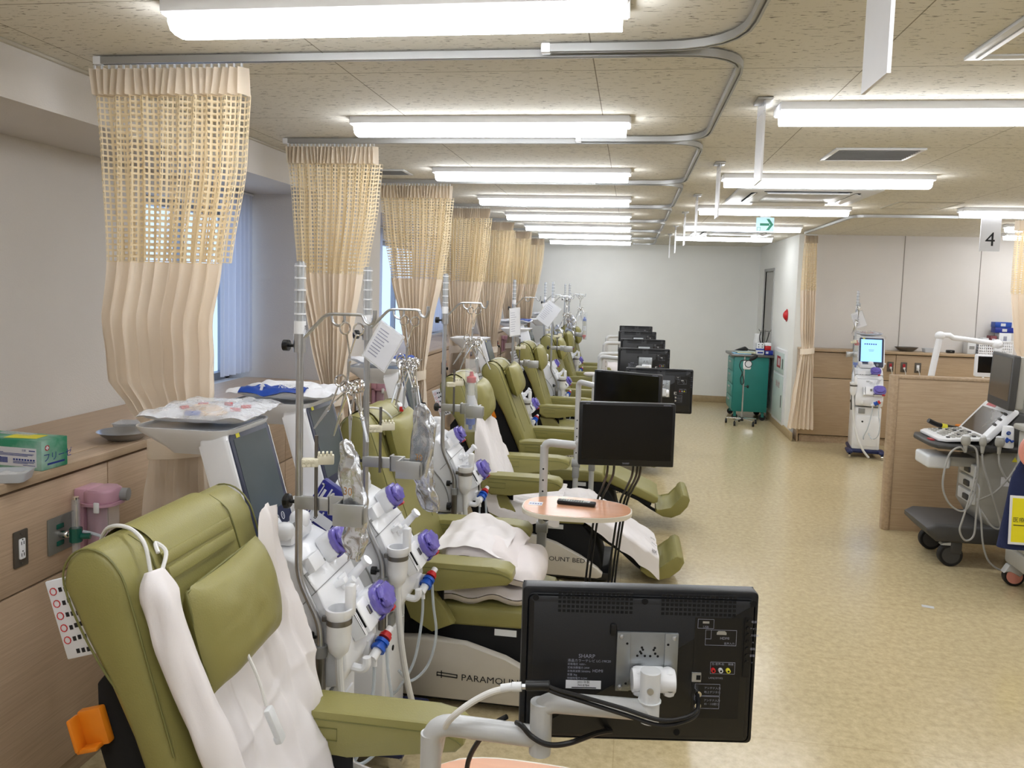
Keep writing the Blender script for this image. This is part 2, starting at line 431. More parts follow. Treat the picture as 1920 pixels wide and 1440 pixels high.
# windows with frames and panes
wf=mat('window_frame_grey',(150,156,165),.4,.2,var=.03)
for i,(a,b) in enumerate(WIN):
    z0,z1=1.20,2.36; m=MB(wf); n=max(2,int((b-a)/.75))
    m.bb((-2.84,a,z0),(-2.78,b,z0+.05)).bb((-2.84,a,z1-.05),(-2.78,b,z1)).bb((-2.84,a,z0),(-2.78,a+.05,z1)).bb((-2.84,b-.05,z0),(-2.78,b,z1))
    for k in range(1,n): y=a+(b-a)*k/n; m.bb((-2.835,y-.025,z0+.04),(-2.785,y+.025,z1-.04))
    w=struct('window_%d'%(i+1),m)
    MB(glass).bb((-2.812,a+.05,z0+.05),(-2.806,b-.05,z1-.05)).build('pane',w)
# sheer window curtains
def sheer(y0,y1,label,z0=1.26):
    n=max(6,int((y1-y0)*16))
    def fn(u,v):
        y=y0+(y1-y0)*u
        return (-2.60+.022*math.sin(u*n*2*PI+1.2*math.sin(u*9)),y,z0+(2.46-z0)*v)
    t=thing('sheer_curtain',label,'curtain',(0,0,0),0,'sheer window curtains')
    MB(sheerc).grid(n*8,6,fn).build('sheer_panel',t)
    m=MB(whitep); m.cyl((-2.6,y0-.03,2.468),(-2.6,y1+.03,2.468),.008); m.build('curtain_track',t)
sheer(4.72,5.13,'white sheer curtain at the far edge of the nearest window, behind the nearest cubicle curtain')
sheer(6.5,8.0,'white sheer curtain at the near half of the long middle window')
sheer(9.2,10.85,'white sheer curtain at the far half of the long middle window')
sheer(11.65,13.2,'white sheer curtain at the last window by the back wall')
# ---------------------------------------------------------------- ceiling lights
def light_fixture(name,label,loc,L,group):
    t=thing(name,label,'ceiling light',loc,0,group)
    prof=[(-.075,0),(.075,0),(.075,-.03),(.062,-.036),(-.062,-.036),(-.075,-.03)]
    F=Matrix(((0,0,1,0),(1,0,0,0),(0,1,0,0),(0,0,0,1)))   # local x->Y, y->Z, z->X
    MB(whitep).prism(prof,-L/2,L/2,X=F).bb((-L/2-.006,-.066,-.034),(-L/2+.012,.066,-.004),.004).bb((L/2-.012,-.066,-.034),(L/2+.006,.066,-.004),.004).build('housing',t)
    dp=[(-.06,-.036),(.06,-.036),(.06,-.055),(.046,-.074),(.02,-.08),(-.02,-.08),(-.046,-.074),(-.06,-.055)]
    MB(lamp).prism(dp,-L/2+.014,L/2-.014,X=F).build('diffuser',t)
    return t
LY=[2.18,3.69,5.25,6.8,8.3,9.8,11.25,12.75]
l0=None
g='ceiling lights above the chair row'
for i,y in enumerate(LY):
    lb='long white ceiling light above the green chairs, %s of the left row%s'%(ORD[i],' from the camera' if i else ' to the camera')
    if l0 is None: l0=light_fixture('ceiling_light',lb,(-.69,y,H),1.30,g)
    else: dup(l0,(-.69,y,H),label=lb)
g='ceiling lights above the aisle'
for i,y in enumerate([3.45,5.45,7.4,9.4,11.25]):
    lb='long white ceiling light over the open aisle, %s of that row%s'%(ORD[i],' from the camera' if i else ' to the camera')
    dup(l0,(1.215,y,H),label=lb,group=g)
g='ceiling lights of the right side'
dup(l0,(3.40,7.32,H),label='ceiling light at the right edge, just behind the hanging 4 sign',group=g)
dup(l0,(4.4,8.75,H),rz=-8,label='short visible end of a ceiling light at the right edge, beyond the 4 sign',group=g)
# the same fixtures go on behind the camera
for x,y in((-.69,.65),(-.69,-.9),(1.215,1.45),(1.215,-.6),(3.4,5.3),(3.4,3.3),(3.4,1.3),(5.2,5.3),(5.2,8.4),(5.2,3.3),(4.9,10.0)):
    dup(l0,(x,y,H),label='white ceiling light further back in the room, out of the picture',group='ceiling lights out of the picture')
# ---------------------------------------------------------------- curtain rails
def rail(pts,label,gr,r=.12):
    P=fillet(pts,r,6); X=[V(p) for p in P]
    m=MB(alu); w,h=.012,.024
    vs=[];fs=[];N=len(X)
    for i,p in enumerate(X):
        d=(X[min(i+1,N-1)]-X[max(i-1,0)]).normalized(); s=V((d.y,-d.x,0))
        for a,b in((-w,0),(w,0),(w,-h),(.35*w,-h),(.35*w,-h*.7),(-.35*w,-h*.7),(-.35*w,-h),(-w,-h)): vs.append(p+s*a+V((0,0,b)))
    for i in range(N-1):
        for k in range(8): fs.append((i*8+k,i*8+(k+1)%8,(i+1)*8+(k+1)%8,(i+1)*8+k))
    fs+=[list(range(8))[::-1],list(range((N-1)*8,N*8))]
    m.add(vs,fs,None,False)
    t=thing('curtain_rail',label,'curtain rail',(0,0,0),0,gr)
    m.build('track',t)
    m=MB(whitep)
    for q in(X[0],X[-1]): MB(whitep).box((q.x,q.y,q.z-h/2),(.03,.03,.03),.005).build('end_cap',t)
    return t
RY=[2.615,4.15,5.78,7.45,9.0,10.5,12.0]
g='aluminium curtain rails above the chair row'
for i,y in enumerate(RY):
    pts=[(-1.9,y,H-.006),(.30,y,H-.006)]
    yn=RY[i+1]-.06 if i<6 else 13.4
    pts=[(-1.9,y,H-.006),(.33,y,H-.006),(.33,yn,H-.006),(-.30 if i<6 else .0,yn,H-.006)]
    rail(pts,'aluminium ceiling rail carrying the %s cream curtain of the left row'%ORD[i],g,.22)
rail([(-.30,2.555,H-.006),(.30,2.555,H-.006),(.33,.5,H-.006)],'aluminium ceiling rail curving toward the camera at the top of the picture',g,.25)
rail([(2.09,10.25,H-.006),(2.06,7.98,H-.006),(6.2,7.86,H-.006)],'thin ceiling rail running to the curtain at the right-hand wall corner','curtain rails of the right bay',.15)
# ---------------------------------------------------------------- hanging signs
acryl=film('acrylic_sheet',(222,225,235),.55,.15)
def side_sign(y,z,label,x=.49):
    t=thing('hanging_sign',label,'hanging sign',(x,y,0),0,'number signs seen edge-on')
    m=MB(whitep); m.bb((-.004,-.09,z),(.004,.09,z+.27)); m.build('sign_board',t)
    m=MB(acryl); m.bb((-.003,-.09,z+.27),(.003,.09,H-.002)); m.build('hanger_sheet',t)
    m=MB(alu); m.bb((-.03,-.1,H-.012),(.03,.02,H),.003); m.build('ceiling_bracket',t)
for i,y in enumerate([1.80,3.38,4.98,6.6,8.05,9.75,11.2]):
    side_sign(y,2.345,'white number sign hung edge-on over the aisle, %s one %s'%(ORD[i],'from the camera' if i else 'to the camera'))
t=thing('bay_sign','white sign with a black numeral 4 hung from the ceiling','hanging sign',(2.985,7.28,0))
MB(paper).bb((-.08,-.004,2.305),(.08,.004,2.575)).build('sign_board',t)
MB(acryl).bb((-.08,-.003,2.575),(.08,.003,H-.002)).build('hanger_sheet',t)
MB(ink).text('4',.165,frame((0,-.0055,2.40),(1,0,0),(0,0,1))).build('numeral',t)
t=thing('exit_arrow_sign','pale sign with a green arrow to the right hung under the ceiling','sign',(1.28,8.2,0))
MB(exitlit).bb((-.085,-.01,2.505),(.085,.01,2.645),.003).build('sign_board',t)
m=MB(mat('sign_green',(40,140,110),.5,var=.04)); X=frame((.01,-.0115,2.575),(1,0,0),(0,0,1))
m.bb((-.06,-.012,0),(.03,.012,.0008),X=X)
m.add([(.0,.055,0),(.028,.055,0),(.068,0,0),(.028,-.055,0),(.0,-.055,0),(.038,0,0)],[(0,5,2,1),(5,4,3,2)],None,False,X)
m.text('冂',.04,frame((-.06,-.0115,2.53),(1,0,0),(0,0,1)))
m.build('arrow',t)
m=MB(whitep); m.bb((-.05,-.012,2.645),(.05,.012,H),.003); m.build('ceiling_bracket',t)
# ---------------------------------------------------------------- vents and ceiling cassettes
def vent(x0,x1,y0,y1,label,nsl=7,along='x'):
    t=thing('ceiling_vent',label,'ceiling vent',((x0+x1)/2,(y0+y1)/2,H),0)
    a,b=(x1-x0)/2,(y1-y0)/2; f=.022
    MB(whitep2).bb((-a,-b,-.01),(a,-b+f,0),.002).bb((-a,b-f,-.01),(a,b,0),.002).bb((-a,-b+f,-.01),(-a+f,b-f,0),.002).bb((a-f,-b+f,-.01),(a,b-f,0),.002).build('frame',t)
    MB(blackm).bb((-a+f,-b+f,-.0015),(a-f,b-f,-.0005)).build('duct_opening',t)
    m=MB(armgrey_d)
    for k in range(nsl):
        y=-b+f+(2*b-2*f)*(k+.5)/nsl; m.box((0,y,-.005),(2*a-2*f,.004,.012),X=None)
    m.build('louvre',t)
vent(1.03,1.48,4.42,4.79,'square white ceiling vent over the aisle between two lights',9)
vent(-1.86,-1.57,5.28,5.52,'dark slatted ceiling vent beside the third cream curtain')
def cassette(x,y,w,label):
    t=thing('air_conditioner',label,'ceiling air conditioner',(x,y,H),0,'ceiling air conditioners')
    h=w/2
    MB(whitep2).prism(rrect(w,w,.03),-.022,0,bev=.006).build('panel',t)
    m=MB(blackm)
    for k in range(4):
        X=R('Z',90*k); m.prism(rrect(w*.62,.045,.02,3,0,-h*.74),-.0245,-.0225,X=X)
    m.build('air_slot',t)
    m=MB(whitep)
    for k in range(4):
        X=R('Z',90*k)@T(0,-h*.74,-.03)@R('X',25); m.box((0,0,0),(w*.58,.05,.006),.002,X=X)
    m.build('air_flap',t)
    m=MB(armgrey); m.prism(rrect(w*.52,w*.52,.02),-.028,-.022,bev=.003)
    m.build('grille',t)
cassette(1.25,6.5,1.0,'white four-way ceiling air conditioner just beyond the second aisle light')
cassette(1.25,10.6,1.0,'farther white ceiling air conditioner near the back wall')
t=thing('ceiling_hatch','flush square hatch in the ceiling near the 4 sign','ceiling hatch',(2.37,7.15,H))
MB(mat('hatch_frame',(186,180,164),.7,var=.02)).bb((-.25,-.25,-.006),(.25,-.235,0)).bb((-.25,.235,-.006),(.25,.25,0)).bb((-.25,-.235,-.006),(-.235,.235,0)).bb((.235,-.235,-.006),(.25,.235,0)).build('frame',t)
MB(ceil_m).bb((-.235,-.235,-.004),(.235,.235,0)).build('hatch_panel',t)
t=thing('ceiling_diffuser','narrow white slot frame in the ceiling at the upper right corner','ceiling vent',(1.35,2.45,H))
MB(whitep2).bb((-.33,-.33,-.012),(-.28,.33,0),.003).bb((.28,-.33,-.012),(.33,.33,0),.003).bb((-.28,.28,-.012),(.28,.33,0),.003).bb((-.28,-.33,-.012),(.28,-.28,0),.003).build('frame',t)
MB(ceil_m).bb((-.28,-.28,-.006),(.28,.28,0)).build('hatch_panel',t)
MB(armgrey_d).bb((-.305,-.3,-.0135),(-.30,.3,-.0115)).build('slot',t)
# ---------------------------------------------------------------- world + fill
w=bpy.data.worlds.new('world'); sc.world=w; w.use_nodes=True
bg=w.node_tree.nodes['Background']; bg.inputs[0].default_value=(.5,.68,1,1); bg.inputs[1].default_value=1.0
sc.view_settings.view_transform='Standard'; sc.view_settings.look='None'; sc.view_settings.exposure=.84; sc.view_settings.gamma=1.0
sc.cycles.max_bounces=6; sc.cycles.diffuse_bounces=3; sc.cycles.glossy_bounces=3; sc.cycles.transparent_max_bounces=12; sc.cycles.adaptive_threshold=.05; sc.cycles.caustics_reflective=False; sc.cycles.caustics_refractive=False
sc.cycles.use_denoising=True
# ---------------------------------------------------------------- left counter: worktop and cabinet units
CZ=1.21; CF=-2.0
m=MB(woodY); m.bb((-2.098,-2.4,CZ-.035),(CF,13.845,CZ),.006)
for a,b in((-2.4,5.165),(6.425,10.895),(11.605,13.84)): m.bb((-2.655,a,CZ-.035),(-2.098,b,CZ))
t=thing('worktop','long oak worktop running along the window wall','worktop',(0,0,0)); m.build('top_board',t)
MB(woodD).bb((CF-.001,-2.4,CZ-.033),(CF+.003,13.84,CZ-.003),.001).build('edge_strip',t)
ys=[-2.4,-.44,1.17,2.79,4.41,6.03,7.65,9.27,10.89,12.51,13.84]
c0=None
LB={3:'behind the chair nearest the camera',4:'behind the second and third dialysis machines',5:'behind the second and third chairs',6:'behind the fourth chair',7:'by the fifth cream curtain',8:'by the sixth chair',9:'by the seventh chair',10:'ending at the back wall',2:'at the lower left corner of the picture'}
for i in range(10):
    a,b=ys[i],ys[i+1]
    t=thing('cabinet','oak wall cabinet unit '+LB.get(i+1,'out of the picture, nearer than the camera'),'cabinet',(0,(a+b)/2,0),0,'oak cabinet units under the window worktop')
    h=(b-a)/2-.003; x0,x1=CF-.09,CF-.012
    MB(woodY).bb((x0,-h,.82),(x1,h,CZ-.046),.002).build('upper_panel',t)
    MB(woodY).bb((x0,-h,.085),(x1,h,.812),.002).build('lower_panel',t)
    MB(woodD).bb((x0,-h,.0),(x1-.02,h,.08),.001).build('plinth',t)
    MB(blackm).bb((x0,-h-.003,.07),(x0+.03,h+.003,CZ-.04)).build('shadow_gap',t)
XF=CF-.012
def plate(name,label,y,z0,z1,w,kind):
    t=thing(name,label,'wall outlet',(XF,y,(z0+z1)/2)); h=(z1-z0)
    P=frame((0,0,0),(0,1,0),(0,0,1))  # local x->Y y->Z z->X
    MB(plate_d if kind!='gas' else plate_g).prism(rrect(w,h,.004,2),0,.007,X=P,bev=.002).build('cover_plate',t)
    if kind=='sock':
        MB(whitep).prism(rrect(w*.42,h*.56,.004,2),.007,.012,X=P,bev=.001).build('socket_insert',t)
        m=MB(blackm)
        for dz in(-.02,.02):
            for dy in(-.0055,.0055): m.box((dy,dz,.0122),(.0022,.011,.001),X=P)
            m.cyl((0,dz+.012,.0118),(0,dz+.012,.0126),.0025,n=8,X=P)
        m.build('socket_slot',t)
        m=MB(steel_d)
        for dz in(-1,1): m.cyl((0,dz*h*.4,.0068),(0,dz*h*.4,.0085),.003,n=10,X=P)
        m.build('screw',t)
    if kind=='gas':
        m=MB(green_d)
        for dz in(-.032,.03): m.box((-.012,dz,.009),(.034,.017,.006),.002,X=P)
        m.build('green_label',t)
        MB(chrome).cyl((-.008,0,.006),(-.008,0,.03),.013,X=P).ell((-.008,0,.033),(.014,.014,.01),12,X=P).build('gas_coupling',t)
    if kind=='plug':
        m=MB(redd); m.box((0,h*.2,.009),(w*.5,h*.2,.008),.002,X=P); m.build('red_socket',t)
        m=MB(blackp); m.box((0,-h*.16,.02),(w*.4,h*.22,.03),.004,X=P); m.tube([(0,-h*.2,.035),(.0,-h*.5,.05),(.02,-h*1.5,.045),(.03,-h*2.6,.04)],.004,6,cable,X=P,smooth=5); m.build('plug_and_cord',t)
    return t
plate('wall_outlet','dark wall plate with a white double socket, left of the green oxygen flowmeter',2.332,.905,1.03,.062,'sock')
plate('gas_outlet','square grey medical gas plate feeding the green oxygen flowmeter',2.525,.895,1.027,.135,'gas')
for i,(y,c) in enumerate([(5.5,'first dark plate left of the second pink suction jar'),(5.63,'second dark plate left of the second pink suction jar')]):
    plate('wall_outlet','dark wall plate with white socket, '+c,y,.905,1.03,.062,'sock')
plate('gas_outlet','grey medical gas plate beside the second pink suction jar',5.84,.895,1.027,.135,'gas')
for i,y in enumerate((3.72,7.1,8.35,8.5,11.2,11.95)):
    plate('wall_outlet','dark wall plate with red socket and corded plug, %s of these along the oak cabinets'%ORD[i],y,.92,1.05,.075,'plug')
# oxygen flowmeter on the gas plate
t=thing('oxygen_flowmeter','green oxygen flowmeter with a clear tube beside the pink suction jar','flowmeter',(XF+.07,2.515,.963))
MB(chrome).cyl((-.062,.0,0),(-.005,.0,0),.006).build('inlet_stem',t)
MB(green_d).cyl((0,0,-.025),(0,0,.025),.022,n=8).build('valve_body',t)
MB(green_d).cyl((.02,0,-.004),(.05,.01,-.004),.011,n=12).build('control_knob',t)
MB(clearp).cyl((0,.0,.025),(0,.0,.13),.014).cyl((0,0,-.07),(0,0,-.026),.014).build('flow_tube',t)
MB(chrome).cyl((.004,0,.03),(.004,0,.128),.005).cyl((0,0,.128),(0,0,.138),.012).build('float_rod',t)
MB(hose).tube([(.02,.01,.01),(.06,.02,.0),(.10,.03,-.02),(.13,.04,-.07)],.006,8,smooth=6).build('oxygen_tube',t)
# pink suction jars
def suction(y,label,x=-2.013):
    t=thing('suction_jar',label,'suction jar',(x,y,.86),0,'pink suction jars on the oak wall')
    MB(pink).box((.015,0,.09),(.03,.07,.2),.008).build('wall_bracket',t)
    prof=rrect(.12,.115,.04,6)
    MB(pink).prism(prof,.19,.245,X=T(.085,0,0),bev=.012,seg=3).box((.03,0,.22),(.06,.10,.055),.008).prism(rrect(.135,.13,.045,6),.185,.195,X=T(.085,0,0)).build('lid',t)
    MB(clearp).prism(rrect(.10,.1,.038,6),.0,.186,X=T(.085,0,0),bev=.008).build('jar',t)
    MB(mat('pink_liner',(196,140,164),.3,var=.05) if 'pink_liner' not in MATS else MATS['pink_liner']).prism(rrect(.06,.06,.02,6),.01,.18,X=T(.06,0,0)).build('liner',t)
    MB(armgrey_d).cyl((.14,.03,.215),(.165,.035,.215),.024,n=18).build('dial',t)
    MB(whitep).box((.105,-.066,.185),(.022,.008,.04),.004).build('clip',t)
    return t
s0=suction(2.645,'pink-lidded suction jar on the wall behind the chair nearest the camera')
dup(s0,(-2.013,6.02,.86),label='pink-lidded suction jar behind the headrest of the second chair')
dup(s0,(-2.013,9.15,.86),label='pink-lidded suction jar beside the tied fourth cream curtain')
dup(s0,(-2.013,12.35,.86),label='farthest pink suction jar, low beside the fifth cream curtain')
# ---------------------------------------------------------------- things on the left worktop
t=thing('glove_box','green and white carton of gloves on the oak worktop at the left edge','carton',(-2.115,2.49,CZ),0)
Xb=R('Z',-3)
MB(greenbox).bb((-.20,-.055,0),(.115,.065,.105),.002,X=Xb).build('carton',t)
fx=frame((0,-.0556,0),(1,0,0),(0,0,1)); 
MB(paper).bb((-.105,.012,0),(.095,.078,.0006),X=Xb@fx).build('label_panel',t)
m=MB(inkb); 
for k,(x0,x1,z) in enumerate([(-.095,-.055,.068),(-.092,-.04,.059),(-.092,.085,.0555),(-.092,.08,.052),(-.092,.06,.0485),(-.095,-.05,.040),(.0,.09,.029),(.0,.085,.0255),(.0,.06,.022),(.04,.09,.016)]): m.bb((x0,z,.0008),(x1,z+(.0032 if k in(0,5) else .0018),.0011),X=Xb@fx)
m.text('品番',.0085,Xb@fx@T(.045,.069,.0011)).bb((.065,.067,.0008),(.09,.0705,.0011),X=Xb@fx)
for k in range(8): m.bb((.0+.0115*k,.033,.0008),(.008+.0115*k,.039,.0011),X=Xb@fx)
for k in range(22): m.bb((-.07+k*.0022,.022,.0008),(-.07+k*.0022+(.0016 if k%3 else .0009),.042,.0011),X=Xb@fx)
m.build('label_print',t)
fy=frame((.1156,0,0),(0,1,0),(0,0,1))
m=MB(inkb); m.text('フリーゼ',.034,Xb@fy@T(.018,.042,.0006)); m.bb((-.03,.016,.0003),(.05,.023,.0006),X=Xb@fy); m.build('brand_print',t)
m=MB(redd); m.cyl((-.03,.078,0),(-.03,.078,.0006),.010,n=20,X=Xb@fy); m.bb((-.033,.071,.0006),(-.027,.085,.0009),m=paper,X=Xb@fy).bb((-.037,.075,.0006),(-.023,.081,.0009),m=paper,X=Xb@fy); m.build('cross_mark',t)
m=MB(inkb); m.text('ゼ',.05,Xb@fx@T(-.15,.05,.0008)); m.text('枚入',.018,Xb@fx@T(-.145,.022,.0008)); m.build('side_print',t)
m=MB(yellow); m.bb((-.06,-.03,.1053),(.06,.035,.1062),X=Xb@R('Z',8)); m.build('yellow_sticker',t)
m=MB(filmc); m.bb((-.11,-.02,.1055),(.03,.02,.1075),X=Xb@R('Z',-4)@T(-.03,.03,0)); m.build('film_flap',t)
t=thing('plastic_tray','frosted plastic tray in front of the green carton, cut by the left edge','tray',(-2.03,2.30,CZ),20)
def tray(mb,w,d,h,th=.004,fl=1.12):
    def loop(s,z): return [(x*s,y*s,z) for x,y in rrect(w,d,.02,4)]
    A=loop(1/fl,0);B=loop(1,h);C=loop(1-.03,h);D=loop(.97/fl,th)
    n=len(A); vs=A+B+C+D; fs=[list(range(n))[::-1]]
    for q in range(3):
        for i in range(n): j=(i+1)%n; fs.append((q*n+i,q*n+j,(q+1)*n+j,(q+1)*n+i))
    fs.append(list(range(3*n,4*n))); mb.add(vs,fs)
    return mb
tray(MB(traycl),.15,.11,.03).build('tray_body',t)
MB(filmw).grid(10,8,lambda u,v:((u-.5)*.13,(v-.5)*.09,.018+.01*nz(u*4,v*4,1))).build('packet',t)
t=thing('steel_dish','round stainless steel dish on the worktop beside the tied curtain','dish',(-2.085,3.0,CZ))
MB(steel).lathe([(.03,.0),(.062,.002),(.088,.022),(.102,.036),(.107,.037),(.1,.034),(.085,.02),(.06,.005),(.0,.004)],32,cap=False).build('bowl',t)
t=thing('plastic_case','clear plastic case with red caps behind the steel dish','box',(-2.13,3.17,CZ),12)
tray(MB(traycl),.20,.11,.04).build('case_body',t)
MB(filmc).bb((-.1,-.055,.0405),(.1,.055,.043)).build('case_lid',t)
m=MB(red); m.cyl((.06,-.02,.012),(.085,-.02,.012),.006); m.build('red_cap',t)
t=thing('white_tray','shallow white tray on the worktop behind the blue pack','tray',(-2.12,4.45,CZ),8)
tray(MB(traycl),.2,.13,.035).build('tray_body',t)
MB(chrome).ell((.05,.03,.035),(.02,.02,.02),14).build('steel_cup',t)
t=thing('supply_box','white box of supplies on the wooden shelf by the middle window','box',(-2.3,10.3,CZ+.06),6)
MB(whitebox).box((0,0,.06),(.22,.16,.12),.004).build('carton',t); MB(blackp).cyl((.1,-.1,.035),(.14,-.1,.035),.03,n=16).build('tape_roll',t)
MB(woodD).bb((-.16,-.15,-.06),(.2,.22,0),.004).build('shelf_board',t)
t=thing('notebook','dark notebook lying on the worktop beyond the fourth curtain','notebook',(-2.1,11.9,CZ),4)
MB(blackp).box((0,0,.008),(.14,.2,.014),.003).build('cover',t); MB(paper).box((.002,0,.008),(.138,.196,.009)).build('pages',t)
t=thing('orange_pouch','orange pouch on the worktop beyond the fourth curtain','pouch',(-2.25,12.25,CZ),10)
MB(orange).ell((0,0,.03),(.09,.06,.03),16,p=2.6).build('pouch_body',t); MB(yellow).box((0,-.055,.035),(.06,.01,.02),.003).build('flap',t)
# ---------------------------------------------------------------- cubicle curtains
def lerp_tab(tab,z):
    # tab: list of (z,xl,xr) descending
    for (z0,l0,r0),(z1,l1,r1) in zip(tab,tab[1:]):
        if z<=z0 and z>=z1:
            t=(z0-z)/(z0-z1) if z0!=z1 else 0; t=t*t*(3-2*t)*.5+t*.5
            return l0+(l1-l0)*t,r0+(r1-r0)*t
    return tab[-1][1:] if z<tab[-1][0] else tab[0][1:]
def curtain(label,y,tab,zn,ztie,zb,folds,seed,group,cells=96,tie=True,x0=0,ax='x',ztop=2.615,layers=2,yo=0):
    t=thing('cubicle_curtain',label,'curtain',(0,0,0),0,group)
    def S(u,z):
        l,r=lerp_tab(tab,z); w=r-l
        ph=2*PI*folds*u+.9*math.sin(5*u+seed)+.5*math.sin(2*PI*2.3*u+seed*2)
        dz=max(0,(ztop-z))
        amp=min(.045,.018+.04*dz)
        if tie and z<ztie+.25: amp*=max(.45,min(1,abs(z-ztie)/.25+.3))
        amp*=.7+.45*nz(u*6,seed,z*.8)+.15
        x=l+w*(u+.012*math.sin(2*ph)*min(1,w/.5))+.012*nz(u*7,z*1.5,seed)
        yy=amp*math.sin(ph)+.012*nz(u*5,z*1.2,seed+4)+yo*max(0,min(1,(1.75-z)/.3))
        if ax=='x': return (x,y+yy,z)
        return (y+yy,x,z)
    # heading: sharp pleats
    hd=folds*2.1
    def Hd(u,v):
        z=ztop+.008-(.093)*v; l,r=lerp_tab(tab,min(z,ztop)); ph=2*PI*hd*u+.6*math.sin(9*u+seed)
        tri=2*abs((ph/(2*PI))%1-.5)*2-1
        x=l+(r-l)*u+.010*math.sin(2*PI*u*3+seed)*v; yy=(.034+.004*v)*tri
        return (x,y+yy,z+.010*tri*(1-v)*.4) if ax=='x' else (y+yy,x,z)
    MB(curth).grid(int(hd*8),3,Hd).build('heading_band',t)
    # netting: square mesh with open holes
    z0=ztop-.085; rows=int((z0-zn)/.0205); cw=1/cells; m=MB(netc); vs=[];fs=[]
    b=.165
    for i in range(cells):
        for j in range(rows):
            za=z0-(z0-zn)*j/rows; zb_=z0-(z0-zn)*(j+1)/rows
            ua,ub=i*cw,(i+1)*cw; du=ub-ua; dz=za-zb_
            o=len(vs)
            for (uu,zz) in((ua,za),(ub,za),(ub,zb_),(ua,zb_),(ua+du*b,za-dz*b),(ub-du*b,za-dz*b),(ub-du*b,zb_+dz*b),(ua+du*b,zb_+dz*b)): vs.append(S(uu,zz))
            fs+=[(o,o+1,o+5,o+4),(o+1,o+2,o+6,o+5),(o+2,o+3,o+7,o+6),(o+3,o,o+4,o+7)]
    m.add(vs,fs)
    if layers>1: m.add([V(q)+(V((0,.045,0)) if ax=='x' else V((.045,0,0)))+V((.012,0,.007)) for q in vs],fs)
    m.build('netting',t)
    nv=34
    MB(curtc).grid(folds*12,nv,lambda u,v:S(u,zn+.004-(zn-zb)*v)).build('cloth_panel',t)
    if tie:
        l,r=lerp_tab(tab,ztie); cx=(l+r)/2; a=(r-l)/2+.012
        def tb(u,v):
            q=2*PI*u
            p=(cx+a*math.cos(q),y+yo+(.06)*math.sin(q),ztie+.035*(1-2*v)+.012*math.cos(q))
            return p if ax=='x' else (p[1],p[0],p[2])
        MB(curth).grid(36,2,tb,cu=True).build('tieback',t)
    # runner hooks
    m=MB(whitep2); l,r=lerp_tab(tab,ztop)
    for k in range(int(hd)):
        x=l+(r-l)*(k+.5)/hd
        c=(x,y,2.626) if ax=='x' else (y,x,2.626)
        m.box(c,(.006,.008,.022),.001)
    m.build('runner_hooks',t)['kind']='stuff'
    return t
g='cream cubicle curtains of the chair row'
CT=[(2.635,-1.93,-1.345),(2.30,-1.91,-1.365),(1.94,-1.89,-1.415),(1.65,-1.925,-1.47),(1.50,-1.945,-1.50),(1.40,-1.87,-1.53),(1.29,-1.77,-1.56),(1.2,-1.79,-1.55),(1.0,-1.81,-1.52),(.7,-1.84,-1.49)]
curtain('cream net-topped cubicle curtain nearest the camera, billowing over the worktop',2.615,CT,1.945,1.26,.68,10,1.0,g,96,yo=.10)
CT2=[(2.635,-1.90,-1.385),(2.30,-1.87,-1.41),(1.94,-1.84,-1.46),(1.6,-1.76,-1.51),(1.26,-1.675,-1.565),(1.1,-1.70,-1.55),(.6,-1.75,-1.5)]
curtain('second cream curtain from the camera, behind the blue-banded pack',4.15,CT2,1.935,1.24,.6,11,2.3,g,90)
CT3=[(2.635,-1.90,-1.345),(2.30,-1.86,-1.37),(1.93,-1.80,-1.415),(1.6,-1.72,-1.48),(1.22,-1.63,-1.53),(1.1,-1.65,-1.52),(.5,-1.7,-1.47)]
curtain('third cream curtain from the camera, behind the upright info card',5.78,CT3,1.93,1.2,.5,11,3.1,g,84)
CT4=[(2.635,-1.9,-1.35),(2.30,-1.88,-1.375),(1.93,-1.86,-1.41),(1.6,-1.80,-1.46),(1.28,-1.72,-1.52),(1.1,-1.73,-1.52),(.5,-1.76,-1.47)]
curtain('fourth cream curtain, its broad tieback next to a pink suction jar',7.45,CT4,1.925,1.28,.5,14,4.4,g,72)
curtain('fifth cream curtain from the camera, gathered beyond the fourth one',9.0,CT4,1.925,1.15,.5,14,5.2,g,64)
curtain('sixth cream curtain, only its right side showing past the fifth',10.5,CT3,1.925,1.1,.5,12,6.7,g,56)
curtain('seventh and farthest cream curtain of the row, before the back wall',12.0,CT3,1.925,1.1,.5,12,7.9,g,56)
